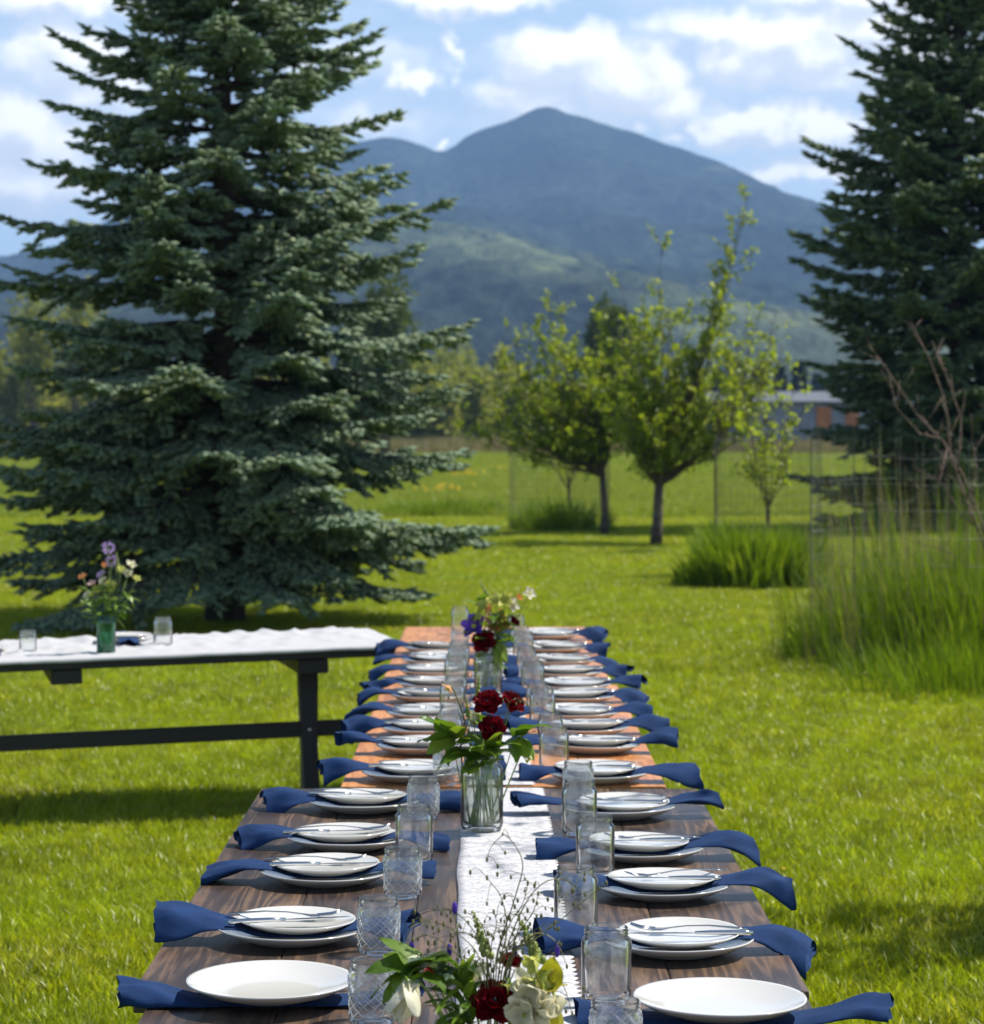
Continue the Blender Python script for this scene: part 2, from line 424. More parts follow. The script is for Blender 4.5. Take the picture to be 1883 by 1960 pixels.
def lace_mat():
    m, t, out = material('white_lace')
    tcn = t.new('ShaderNodeTexCoord'); v = tcn.outputs['Object']
    wv = t.noise(t.vmath('MULTIPLY', v, (16.0, 26.0, 1.0)), 1.0, 3, 0.55, dist=1.2)
    band = t.math('SINE', t.math('MULTIPLY', wv, 34.0))
    motif = t.rng(band, -0.35, 0.35)
    net = t.new('ShaderNodeTexVoronoi', feature='DISTANCE_TO_EDGE'); t.put(net.inputs['Vector'], v); net.inputs['Scale'].default_value = 260.0
    hole = t.math('MULTIPLY', t.rng(net.outputs['Distance'], 0.16, 0.24), t.math('SUBTRACT', 1.0, motif))
    c = t.mix(motif, (0.47, 0.47, 0.50), (0.60, 0.60, 0.61))
    p = principled(t, c, 0.85, 0.25, bump(t, t.math('ADD', motif, t.noise(v, 300.0, 2)), 0.16, 0.003))
    tl = t.new('ShaderNodeBsdfTranslucent'); tl.inputs[0].default_value = (0.8, 0.8, 0.8, 1)
    tp = t.new('ShaderNodeBsdfTransparent')
    m1 = t.new('ShaderNodeMixShader'); m1.inputs[0].default_value = 0.12; t.l.new(p.outputs[0], m1.inputs[1]); t.l.new(tl.outputs[0], m1.inputs[2])
    m2 = t.new('ShaderNodeMixShader'); t.l.new(t.math('MULTIPLY', hole, 0.5), m2.inputs[0]); t.l.new(m1.outputs[0], m2.inputs[1]); t.l.new(tp.outputs[0], m2.inputs[2])
    t.l.new(m2.outputs[0], out.inputs[0]); return m
M['lace'] = lace_mat()

# ================================================================ GROUND AND HILLS
def ground_mat():
    m, t, out = material('ground')
    g = t.new('ShaderNodeNewGeometry'); P = g.outputs['Position']
    x, y, z = t.sep(P)
    n1 = t.noise(P, 0.35, 5, 0.6); n2 = t.noise(P, 7.0, 4, 0.6); n3 = t.noise(P, 0.02, 4, 0.6)
    lawn = t.mix(t.rng(n2, 0.3, 0.7), (0.07, 0.10, 0.006), (0.19, 0.225, 0.012))
    mead = t.mix(t.rng(n1, 0.3, 0.7), (0.25, 0.31, 0.025), (0.35, 0.385, 0.07))
    dry = t.mix(t.rng(n2, 0.3, 0.7), (0.13, 0.12, 0.055), (0.19, 0.165, 0.085))
    field = t.mix(t.rng(n3, 0.4, 0.6), (0.09, 0.11, 0.04), (0.16, 0.16, 0.075))
    yy = t.math('ADD', y, t.math('MULTIPLY', n1, 14.0))
    c = t.mix(t.rng(y, 46.5, 48.0), lawn, mead)
    c = t.mix(t.rng(yy, 128.0, 150.0), c, dry)
    c = t.mix(t.rng(yy, 240.0, 300.0), c, field)
    p = principled(t, c, 0.9, 0.1, bump(t, n2, 0.5, 0.03))
    t.l.new(p.outputs[0], out.inputs[0]); return m
gm = MB(); gm.add([(-4500, -60, 0), (4500, -60, 0), (4500, 6000, 0), (-4500, 6000, 0)], [(0, 1, 2, 3)])
tag(gm.build('ground', ground_mat()), kind='structure')

def vnoise(x, y, seed, octs=5, gain=0.5):
    """value noise on arrays"""
    r = np.random.default_rng(seed); tab = r.random((256, 256)); s = np.zeros_like(x); a = 1.0; tot = 0
    for o in range(octs):
        xi = np.floor(x).astype(int); yi = np.floor(y).astype(int); fx = x - xi; fy = y - yi
        fx = fx * fx * (3 - 2 * fx); fy = fy * fy * (3 - 2 * fy)
        g = lambda i, j: tab[(xi + i) % 256, (yi + j) % 256]
        s += a * ((g(0, 0) * (1 - fx) + g(1, 0) * fx) * (1 - fy) + (g(0, 1) * (1 - fx) + g(1, 1) * fx) * fy)
        tot += a; a *= gain; x = x * 2.03 + 11.7; y = y * 2.03 + 5.3
    return s / tot

def hill(name, ridge, Yr, Y0, Yb, mat, spur, seed, power):
    rx = np.array([(p[0] - 941.5) / F * Yr for p in ridge]); rz = np.array([CAM_H + (815 - p[1]) / F * Yr for p in ridge])
    nx, ny = 420, 130
    X = np.linspace(rx[0], rx[-1], nx); Yv = np.concatenate([np.linspace(Y0, Yr, 96), np.linspace(Yr, Yb, ny - 95)[1:]])
    GX, GY = np.meshgrid(X, Yv)
    t = np.clip((GY - Y0) / (Yr - Y0), 0, 1); bk = np.clip((GY - Yr) / (Yb - Yr), 0, 1)
    warp = (vnoise(GX / 420, GY / 420, seed) - 0.5) * 520 * (1 - t) * 1.2
    H = np.interp(GX + warp, rx, rz)
    Z = H * (t ** power) * (1 - bk * 0.85)
    rid = 1 - np.abs(vnoise(GX / 330 + GY / 900, GY / 700, seed + 1, 4) * 2 - 1)
    Z += (rid - 0.75) * spur * np.sin(np.pi * np.clip(t, 0, 1)) ** 1.6
    Z += (vnoise(GX / 26, GY / 26, seed + 2, 3) - 0.5) * 13.0 * np.clip(t * 3, 0, 1) * np.clip((1 - t) * 9 + .35, 0, 1)
    Z = np.maximum(Z, -0.5)
    V = np.stack([GX, GY, Z], -1).reshape(-1, 3)
    i = np.arange(ny - 1)[:, None] * nx + np.arange(nx - 1)[None]
    Fc = np.stack([i, i + 1, i + 1 + nx, i + nx], -1).reshape(-1, 4)
    o = link(name, np_mesh(name, V, Fc, mat, True)); tag(o, kind='structure'); return o

def hill_mat(name, meadow_amt, pale):
    m, t, out = material(name)
    g = t.new('ShaderNodeNewGeometry'); P = g.outputs['Position']
    x, y, z = t.sep(P)
    Q = t.vmath('MULTIPLY', P, (1.0, 0.22, 1.5)); stand = t.noise(Q, 0.020, 5, 0.62); tr = t.noise(Q, 0.085, 4, 0.7); spec = t.noise(t.vmath('MULTIPLY', Q, (1.0, 1.0, 0.5)), 0.075, 4, 0.75)
    forest = t.mix(t.rng(tr, 0.3, 0.7), (0.005, 0.011, 0.015), (0.042, 0.060, 0.046))
    grassy = t.mix(t.rng(stand, 0.35, 0.65), (0.085, 0.115, 0.06), (0.15, 0.18, 0.09))
    patch = t.rng(t.noise(Q, 0.0046, 5, 0.62, dist=0.4), 0.66 - meadow_amt, 0.80 - meadow_amt)
    patch = t.math('MULTIPLY', patch, t.rng(spec, 0.36, 0.56))
    big = t.rng(t.noise(Q, 0.011, 4, 0.6), 0.35, 0.65)
    forest = t.mix(big, t.mix(1.0, forest, (0.45, 0.5, 0.6), 'MULTIPLY'), forest)
    c = t.mix(patch, forest, grassy)
    if pale:
        f = t.math('MULTIPLY', t.rng(z, 62.0, 40.0), t.rng(x, 60.0, 190.0))
        c = t.mix(t.math('MULTIPLY', f, 0.45), c, (0.15, 0.17, 0.10))
    p = principled(t, c, 0.95, 0.05, bump(t, t.math('ADD', tr, spec), 0.8, 6.0))
    t.l.new(p.outputs[0], out.inputs[0]); return m
MR = [(-3200, 560), (-1500, 600), (-500, 540), (0, 492), (100, 478), (276, 392), (420, 340), (600, 290), (690, 268), (730, 262), (770, 268), (805, 279), (835, 290), (858, 287),
      (876, 272), (905, 256), (940, 243), (975, 231), (1000, 218), (1025, 208), (1048, 204), (1068, 209), (1085, 219), (1115, 224), (1150, 236), (1200, 250), (1250, 268), (1300, 284),
      (1350, 299), (1400, 318), (1440, 338), (1500, 368), (1560, 400), (1620, 432), (1700, 470), (1800, 520), (1883, 560), (2300, 640), (3000, 690), (5000, 700)]
hill('mountain', MR, 3300, 1250, 4600, hill_mat('mountain_forest', 0.06, False), 95, 3, 1.22)
FR = [(-3000, 640), (-800, 600), (0, 560), (300, 480), (560, 405), (700, 385), (790, 392), (860, 388), (940, 404), (1040, 434), (1120, 458), (1200, 480), (1300, 520), (1420, 570), (1540, 618), (1700, 650), (2100, 680), (4200, 720)]
hill('foothill', FR, 2250, 620, 2900, hill_mat('foothill_meadows', 0.115, True), 55, 21, 1.05)

# ---- air
hm, ht, ho = material('haze_air')
pv = ht.new('ShaderNodeVolumePrincipled'); pv.inputs['Color'].default_value = (0.33, 0.58, 1.0, 1); pv.inputs['Density'].default_value = 0.00020; pv.inputs['Anisotropy'].default_value = 0.0
ht.l.new(pv.outputs[0], ho.inputs['Volume'])
hz = MB(); hz.box((0, 2320, 224), (9400, 4760 + 2700, 450)); o = hz.build('haze', hm); tag(o, 'thin blue air over the valley in front of the mountain', 'haze', kind='stuff')

# ================================================================ GRASS (instanced tufts)
proto_col = bpy.data.collections.new('grass_tufts')      # not linked to the scene
def blades(P, Hh, lean, Wd, curve=0.5):
    """grass blades of two quads and a tip"""
    n = len(P); a = rng.uniform(0, 6.28, n); side = np.stack([np.cos(a), np.sin(a), np.zeros(n)], -1)
    V = np.zeros((n, 7, 3)); up = np.array([0, 0, 1.0])
    for k, tt in enumerate((0.0, 0.4, 0.75)):
        c = P + up * (Hh * tt * (1 - 0.25 * curve * tt))[:, None] + lean * (Hh * tt ** 1.8 * curve)[:, None]
        w = Wd * (1.0, 0.9, 0.6)[k]
        V[:, 2 * k] = c - side * (w / 2)[:, None]; V[:, 2 * k + 1] = c + side * (w / 2)[:, None]
    V[:, 6] = P + up * (Hh * (1 - 0.25 * curve))[:, None] + lean * (Hh * curve)[:, None]
    b = (np.arange(n) * 7)[:, None, None]
    f = np.array([[0, 1, 3], [0, 3, 2], [2, 3, 5], [2, 5, 4], [4, 5, 6]])[None]
    return V.reshape(-1, 3), (b + f).reshape(-1, 3)
def rand_lean(n, k=1.0):
    a = rng.uniform(0, 6.28, n); r = rng.uniform(0.1, k, n); return np.stack([np.cos(a) * r, np.sin(a) * r, np.zeros(n)], -1)
def tuft(name, size, n, h0, h1, w, mat, k=1.0, clump=0.0):
    P = np.stack([rng.uniform(-size, size, n), rng.uniform(-size, size, n), np.zeros(n)], -1)
    Hh = rng.uniform(h0, h1, n) * (0.75 + 0.5 * vnoise(P[:, 0] * 6 / size + 50, P[:, 1] * 6 / size + 50, int(rng.integers(1000)), 2))
    V, Fc = blades(P, Hh, rand_lean(n, k), rng.uniform(.7, 1.2, n) * w, 0.75)
    o = bpy.data.objects.new(name, np_mesh(name, V, Fc, mat)); proto_col.objects.link(o); return o
LAWN = [tuft('lawn_tuft', 0.17, 330, 0.030, 0.085, 0.0052, M['grass'], 1.0) for k in range(5)]
MEAD = [tuft('meadow_tuft', 0.6, 420, 0.10, 0.26, 0.012, M['meadow'], 0.8) for k in range(3)]
DRY = [tuft('dry_tuft', 0.8, 260, 0.3, 0.9, 0.03, M['dry_grass'], 0.5) for k in range(2)]

def instancer(name, protos, pts, scl, label, cat, extra=None):
    me = bpy.data.meshes.new(name); me.from_pydata([tuple(p) for p in pts], [], [])
    n = len(pts)
    a = me.attributes.new('spin', 'FLOAT', 'POINT'); a.data.foreach_set('value', rng.uniform(0, 6.28, n).astype(np.float32))
    a = me.attributes.new('size', 'FLOAT', 'POINT'); a.data.foreach_set('value', np.asarray(scl, np.float32))
    a = me.attributes.new('pick', 'INT', 'POINT'); a.data.foreach_set('value', rng.integers(0, len(protos), n).astype(np.int32))
    c = bpy.data.collections.new(name + '_tufts')
    for p in protos: c.objects.link(p)
    o = link(name, me)
    ng = bpy.data.node_groups.new(name, 'GeometryNodeTree')
    ng.interface.new_socket('Geometry', in_out='INPUT', socket_type='NodeSocketGeometry')
    ng.interface.new_socket('Geometry', in_out='OUTPUT', socket_type='NodeSocketGeometry')
    N = ng.nodes; L = ng.links
    gi = N.new('NodeGroupInput'); go = N.new('NodeGroupOutput')
    ci = N.new('GeometryNodeCollectionInfo'); ci.inputs[0].default_value = c; ci.inputs['Separate Children'].default_value = True; ci.inputs['Reset Children'].default_value = True
    ip = N.new('GeometryNodeInstanceOnPoints'); ip.inputs['Pick Instance'].default_value = True
    def attr(nm, ty):
        q = N.new('GeometryNodeInputNamedAttribute'); q.data_type = ty; q.inputs[0].default_value = nm
        return [s for s in q.outputs if s.enabled and s.name == 'Attribute'][0]
    cx = N.new('ShaderNodeCombineXYZ'); L.new(attr('spin', 'FLOAT'), cx.inputs[2])
    L.new(gi.outputs[0], ip.inputs['Points']); L.new(ci.outputs[0], ip.inputs['Instance']); L.new(attr('pick', 'INT'), ip.inputs['Instance Index'])
    L.new(cx.outputs[0], ip.inputs['Rotation']); L.new(attr('size', 'FLOAT'), ip.inputs['Scale']); L.new(ip.outputs[0], go.inputs[0])
    md = o.modifiers.new('tufts', 'NODES'); md.node_group = ng
    return tag(o, label, cat, kind='stuff')

def wedge(n, y0, y1, k=0.235, pad=0.5):
    """points over the ground in view, even per square metre"""
    y = np.sqrt(rng.uniform(y0 ** 2, y1 ** 2, n)); x = rng.uniform(-1, 1, n) * (k * y + pad)
    return np.stack([x, y, np.zeros(n)], -1)
p1 = wedge(3400, 6.0, 15.5); p2 = wedge(6800, 15.5, 30); p3 = wedge(7500, 30, 47)
lp = np.concatenate([p1, p2, p3]); ls = np.concatenate([rng.uniform(.75, 1.15, len(p1)), rng.uniform(.9, 1.35, len(p2)), rng.uniform(1.1, 1.7, len(p3))])
ls *= 0.75 + 0.55 * vnoise(lp[:, 0] / 0.8 + 40, lp[:, 1] / 0.8, 5, 3)
instancer('lawn_grass', LAWN, lp, ls, 'short bright green lawn grass all round the tables', 'grass')
p4 = wedge(3000, 47, 80, 0.25); p5 = wedge(3000, 80, 140, 0.25)
instancer('meadow_grass', MEAD, np.concatenate([p4, p5]), np.concatenate([rng.uniform(.7, 1.3, len(p4)), rng.uniform(1, 1.9, len(p5))]), 'taller unmown meadow grass beyond the lawn', 'grass')
p6 = wedge(2600, 140, 205, 0.26)
instancer('dry_grass', DRY, p6, rng.uniform(.7, 1.6, len(p6)), 'strip of dry brownish grass in front of the far bushes', 'grass')

# dandelions: two yellow patches in the meadow
dm = MB()
for (cx, cy, rx, ry, n) in ((-0.9, 82, 0.55, 2.4, 60), (-1.25, 62, 0.5, 1.2, 26), (0.4, 92, .3, 1.5, 14), (2.0, 9.6, 0.5, 1.5, 7)):
    for k in range(n):
        px, py = random.gauss(cx, rx * .6), random.gauss(cy, ry * .6)
        if cy > 40: dm.ball((px, py, random.uniform(.18, .34)), 0.045, 6, 3, (1, 1, .5))
        else: dm.ball((px, py, random.uniform(.03, .05)), 0.011, 6, 3, (1, 1, .5))
tag(dm.build('dandelion_flowers', M['yellow'], None, True), 'yellow dandelion flowers in patches in the meadow', 'flowers', kind='stuff')

# ================================================================ TREES
def spruce(base, height, prof, label, mat, seed, whorl=0.2, per=6, gap=0.065, sl=0.085, sr=0.017, zlow=0.55, sag=0.35, trunk_r=0.15, taper_top=None):
    r = np.random.default_rng(seed); rd = random.Random(seed)
    root = empty('spruce_tree', base); tag(root, label, 'tree')
    tb = MB(); zs = np.linspace(0, height, 14)
    tb.tube([(0.03 * math.sin(z * .9), 0.03 * math.cos(z * 1.3), z) for z in zs], [trunk_r * (1.35 if z == 0 else 1) * (1 - z / height) ** .8 + .006 for z in zs], 10)
    tb.build('trunk', M['bark_spruce'], root, True)
    bm = MB(); Ps = []; Ds = []; Ls = []
    pz = np.array([p[0] for p in prof]); pr = np.array([p[1] for p in prof])
    z = zlow; k0 = 0
    while z < height - .05:
        rad = float(np.interp(z, pz, pr)); n = per + (3 if z < 2.1 else 0) if rad > .5 else 5
        a0 = rd.uniform(0, 6.28)
        for b in range(n):
            az_ = a0 + 6.283 * b / n + rd.uniform(-.3, .3)
            L = rad * (rd.uniform(.60, 1.0) if rd.random() < .7 else rd.uniform(.93, 1.11))
            if L < .1: continue
            f = z / height
            e0 = -0.16 + 0.62 * f + rd.uniform(-.1, .12)                  # angle where the limb leaves the trunk
            droop = sag * (1 - f) * L * rd.uniform(.6, 1.2)
            hx, hy = math.cos(az_), math.sin(az_)
            K = 9; sp = []
            for i in range(K):
                t = i / (K - 1)
                rr = L * t
                zz = z + rd.uniform(-.008, .008) + math.tan(e0) * rr - droop * (t ** 1.4) + 0.16 * L * max(0, t - .6) ** 1.5 * 2.2
                wv = 0.05 * L * math.sin(3 * t + az_ * 5)
                sp.append((hx * rr - hy * wv, hy * rr + hx * wv, max(zz, .06)))
            sp = np.array(sp)
            bm.tube(sp[:8], [max(.004, (.011 + .012 * L) * (1 - i / 8.5)) for i in range(8)], 4, False)
            seg = np.linalg.norm(np.diff(sp, axis=0), axis=1); cum = np.concatenate([[0], np.cumsum(seg)]); TL = cum[-1]
            ts = np.arange(TL * .22, TL, gap)
            side = 1
            for s in ts:
                t = s / TL
                p = np.array([np.interp(s, cum, sp[:, c]) for c in range(3)])
                q = np.array([np.interp(min(s + .05, TL), cum, sp[:, c]) for c in range(3)]); d = q - p; d /= (np.linalg.norm(d) + 1e-9)
                sd = np.array([-hy, hx, 0.0])
                for side in (-1, 1):
                    bl = (0.40 * L * (1 - t) ** .75 + .05) * rd.uniform(.5, 1.1) * min(1, .45 + t * 1.3)
                    bd = d * rd.uniform(.55, .95) + sd * side * rd.uniform(.6, 1.0) + np.array([0, 0, rd.uniform(-.34, .10)])
                    bd /= np.linalg.norm(bd)
                    m = max(1, int(bl / (sl * .55)))
                    ss = (np.arange(m) + .5) / m * bl
                    pts = p + bd * ss[:, None] + np.array([0, 0, -1.0]) * (0.20 * ss ** 1.5)[:, None]
                    # shoots left and right of the branchlet and along it
                    sdd = np.cross(bd, [0, 0, 1.0]); sdd /= (np.linalg.norm(sdd) + 1e-9)
                    for w in (-1, 0, 1):
                        dd = bd * (.8 if w else 1.0) + sdd * w * .75
                        Ps.append(pts); Ds.append(np.tile(dd, (m, 1)) + r.normal(0, .17, (m, 3)) + np.array([0, 0, -.06])); Ls.append(np.full(m, sl * (1.0 if w else 1.15)))
            Ps.append(sp[-3:]); Ds.append(np.tile(sp[-1] - sp[-2], (3, 1)) + r.normal(0, .01, (3, 3))); Ls.append(np.full(3, sl * 1.4))
        z += whorl * rd.uniform(.7, 1.3) * (1 if rad > .6 else .8)
    P = np.concatenate(Ps); Dv = np.concatenate(Ds); L_ = np.concatenate(Ls) * r.uniform(.7, 1.25, len(P))
    V, Fc = spindles(P, Dv, L_, sr * r.uniform(.8, 1.25, len(P)))
    link('crown', np_mesh('crown', V, Fc, mat), root)
    tag(bm.build('limbs', M['bark_spruce'], root, True), kind='stuff')
    print('spruce shoots', len(P)); return root

spruce((-2.27, 22.2, 0), 8.6, [(0, 1.5), (.3, 1.7), (.9, 2.02), (1.7, 2.12), (2.2, 2.08), (2.66, 1.86), (3.5, 1.72), (4.2, 1.5), (4.8, 1.26), (5.3, 1.08), (6.5, .75), (8.6, .04)],
       'large blue-green spruce standing behind the side table on the left', M['spruce'], 11, whorl=0.178, per=7, gap=0.075, sl=0.105, sr=0.022, zlow=0.74, sag=.22, trunk_r=.135)
spruce((7.45, 41.8, 0), 12.0, [(0, 2.1), (.8, 2.3), (2, 2.45), (3, 2.6), (4.4, 2.6), (5.6, 2.45), (7, 1.8), (7.8, 1.25), (9, .95), (12, .05)],
       'dark green spruce at the right edge behind the bare shrub', M['spruce2'], 23, whorl=0.235, per=8, gap=0.14, sl=0.19, sr=0.042, zlow=.32, sag=.08, trunk_r=.2)

def target_tree(name, base, fork, targets, label, cat, mat, bark, tr, lsize, per_twig, twigs, group=None, seed=1, leafs=(.04, .10), stem_lean=(0, 0), bare=False):
    """trunk, limbs growing from the fork to their tips, twigs with leaf clusters"""
    rd = random.Random(seed); r = np.random.default_rng(seed)
    root = empty(name, base); tag(root, label, cat, group); B = Vector(base)
    fk = Vector((stem_lean[0], stem_lean[1], fork))
    tb = MB(); tb.tube([(0, 0, 0), (fk.x * .2 + .01, fk.y * .2, fork * .35), (fk.x * .7, fk.y * .7 - .01, fork * .75), fk], [tr * 1.35, tr, tr * .9, tr * .85], 9)
    tb.build('trunk', bark, root, True)
    lb = MB(); LP = []; LD = []
    for T in targets:
        T = Vector(T) - B
        st = fk.lerp(Vector((0, 0, fork * .8)), rd.random() * .5)
        d = T - st
        c1 = st + Vector((d.x * .35, d.y * .35, d.z * rd.uniform(.15, .35))); c2 = st + Vector((d.x * .8, d.y * .8, d.z * rd.uniform(.55, .75)))
        K = 9; pts = []
        for i in range(K):
            u = i / (K - 1); pts.append((1 - u) ** 3 * st + 3 * (1 - u) ** 2 * u * c1 + 3 * (1 - u) * u * u * c2 + u ** 3 * T + Vector((rd.uniform(-1, 1), rd.uniform(-1, 1), rd.uniform(-1, 1))) * .025 * d.length * (0 if i in (0,) else 1) * .6)
        lb.tube(pts, [max(.0035, tr * .36 * (1 - i / K) ** 1.2) for i in range(K)], 5, False)
        for q in range(twigs):
            u = rd.uniform(.28, 1.0); i = min(int(u * (K - 1)), K - 2); f = u * (K - 1) - i
            p = pts[i].lerp(pts[i + 1], f); dr = (pts[i + 1] - pts[i]).normalized()
            td = (dr * .5 + Vector((rd.gauss(0, 1), rd.gauss(0, 1), rd.gauss(.35, .7))).normalized()).normalized()
            tl = rd.uniform(.15, .42) * min(1.0, d.length / 1.6 + .2)
            e = p + td * tl
            lb.tube([p, p.lerp(e, .5) + Vector((0, 0, .015)), e], [.006, .0045, .003], 3, False)
            if per_twig:
                m = per_twig; s = r.uniform(.25, 1.05, m)
                LP.append(np.array(p)[None] + np.array(e - p)[None] * s[:, None] + r.normal(0, .018, (m, 3)))
                LD.append(np.array(td)[None] * .55 + rand_dirs(m) * .9 + np.array([0, 0, -.08]))
    if LP:
        P = np.concatenate(LP); Dv = np.concatenate(LD); n = len(P)
        Ln = lsize * r.uniform(.65, 1.2, n)
        V, Fc = leaves(P, Dv, rand_dirs(n) * .7 + np.array([0, 0, 1.0]), Ln, Ln * r.uniform(.5, .68, n))
        link('crown', np_mesh('crown', V, Fc, mat), root)
    tag(lb.build('limbs', bark, root, True), kind='stuff')
    return root

def ell(n, c, rd_, seed, lo=.55):
    r = np.random.default_rng(seed); v = rand_dirs_r(r, n) * (r.uniform(lo, 1.0, n) ** .6)[:, None]
    return [tuple(np.array(c) + v_ * np.array(rd_)) for v_ in v]
def rand_dirs_r(r, n): v = r.normal(size=(n, 3)); return unit(v)

A = Vector((2.28, 36.4, 0))
tg = ell(40, (2.55, 36.4, 2.35), (1.22, 1.2, 1.15), 4) + ell(12, (2.35, 36.3, 3.15), (.75, .8, .85), 5) + [(3.55, 36.2, 4.98), (3.45, 36.2, 4.7), (3.4, 36.2, 4.5), (3.3, 36.2, 4.2), (3.15, 36.2, 3.9), (2.35, 36.4, 4.15), (1.8, 36.3, 3.7), (3.7, 36, 2.2), (3.9, 36.2, 2.6), (3.75, 36, 1.75)]
target_tree('apple_tree', A, .95, tg, 'apple tree with the thicker trunk and a long shoot rising above its crown', 'tree', M['apple_leaf'], M['bark'], .075, .086, 13, 15, 'apple trees in the orchard', 31, stem_lean=(.05, 0))
Bp = Vector((1.71, 39.8, 0))
tg = ell(36, (1.05, 39.8, 2.25), (1.15, 1.1, 1.0), 14) + ell(12, (1.4, 39.8, 2.9), (.8, .8, .8), 15) + [(-.35, 39.6, 2.0), (-.45, 39.6, 1.7), (-.2, 39.5, 2.5), (-.1, 39.4, 1.5), (.05, 39.5, 2.9), (.2, 39.6, 3.2), (.9, 39.6, 3.6)]
target_tree('apple_tree', Bp, 1.0, tg, 'apple tree with the slimmer trunk just left of the thick trunked one', 'tree', M['apple_leaf'], M['bark'], .058, .086, 12, 15, 'apple trees in the orchard', 32, stem_lean=(-.03, 0))
tg = ell(9, (1.2, 42.5, 1.9), (.55, .5, .6), 16)
target_tree('apple_tree', (1.25, 42.5, 0), .75, tg, 'small thin apple tree inside the leftmost wire cage', 'tree', M['apple_leaf'], M['bark'], .03, .085, 5, 7, 'apple trees in the orchard', 33)
tg = [at(1415, 720, 29), at(1450, 700, 29.3), at(1400, 800, 28.8), at(1490, 690, 29.4), at(1522, 735, 29), at(1440, 830, 28.6), at(1430, 790, 28.9), at(1500, 880, 28.7), at(1505, 900, 29.2), at(1540, 770, 29.3), at(1460, 760, 28.7), at(1430, 860, 28.7)]
target_tree('apple_tree', (3.08, 29.2, 0), .85, tg, 'young sparse apple tree growing out of the tall grass clump in its cage', 'tree', M['apple_leaf'], M['bark'], .022, .085, 6, 8, 'apple trees in the orchard', 34)
tg = [at(1490, 592, 34), at(1455, 600, 34.2), at(1430, 590, 34), at(1480, 640, 34), at(1440, 640, 34.3), at(1500, 660, 34.1), at(1400, 650, 34.2), at(1470, 690, 34), at(1420, 690, 34.3)]
target_tree('apple_tree', (2.95, 34.6, 0), 1.5, tg, 'thin apple tree with pale outstretched twigs right of the thick trunked one', 'tree', M['apple_leaf'], M['bark'], .016, .080, 6, 8, 'apple trees in the orchard', 35)
# tree standing just outside the right edge: its twigs dapple the table
tg = ell(24, (2.45, 6.0, 3.15), (1.05, 1.7, .6), 44, .3)
target_tree('young_tree', (3.7, 7.7, 0), 1.5, tg, 'young sparsely leaved tree beside the table, right of the picture', 'tree', M['apple_leaf'], M['bark'], .06, .07, 2, 6, None, 36)
tg = ell(22, (3.45, 9.2, 3.1), (.8, .7, .8), 45, .3)
target_tree('young_tree', (3.6, 9.3, 0), 1.2, tg, 'leafy young tree on the lawn, right of the picture', 'tree', M['apple_leaf'], M['bark'], .05, .09, 9, 12, None, 37)

def crown_tree(name, base, h, w, label, cat, mat, n, ls, seed, group=None, shape='round', trunk=True, low=.15):
    """far tree: uneven lobes of leaf sprays round a trunk"""
    r = np.random.default_rng(seed); rd = random.Random(seed)
    root = empty(name, base); tag(root, label, cat, group)
    if trunk:
        tb = MB(); tb.tube([(0, 0, 0), (rd.uniform(-.1, .1) * w, 0, h * .4), (rd.uniform(-.1, .1) * w, 0, h * .8)], [h * .028, h * .02, h * .008], 7); tb.build('trunk', M['bark'], root, True)
    Ps = []
    if shape == 'fir':
        z = r.uniform(low, 1.0, n) ** .8; rr = (1 - z) * w / 2 * (0.75 + .35 * ((z * 9) % 1)) * np.sqrt(r.uniform(.2, 1, n)); a = r.uniform(0, 6.28, n)
        P = np.stack([rr * np.cos(a), rr * np.sin(a), z * h], -1); D = np.stack([np.cos(a), np.sin(a), -.3 + 0 * a], -1)
    else:
        k = 16 if shape == 'round' else 22
        for i in range(k):
            if shape == 'round':
                c = rand_dirs_r(r, 1)[0] * np.array([w * .33, w * .33, h * .30]) * r.uniform(.4, 1.05); c[2] += h * .58; s = np.array([w, w, h * .8]) * r.uniform(.12, .22)
            else:                                                        # upright stems of a willow shrub
                c = np.array([r.uniform(-.42, .42) * w, r.uniform(-.3, .3) * w, h * r.uniform(.12, .72)]); s = np.array([w * .11, w * .11, h * r.uniform(.16, .30)])
            m = n // k; v = rand_dirs_r(r, m) * (r.uniform(.3, 1, m) ** .4)[:, None] * s + c; Ps.append(v)
        P = np.concatenate(Ps); P[:, 2] = np.abs(P[:, 2]); D = rand_dirs_r(r, len(P)) + np.array([0, 0, .5 if shape != 'round' else 0.1])
    m = len(P); Ln = ls * r.uniform(.6, 1.3, m)
    V, Fc = leaves(P, D, rand_dirs_r(r, m), Ln, Ln * (.5 if shape != 'willow' else .28))
    link('crown', np_mesh('crown', V, Fc, mat), root); return root

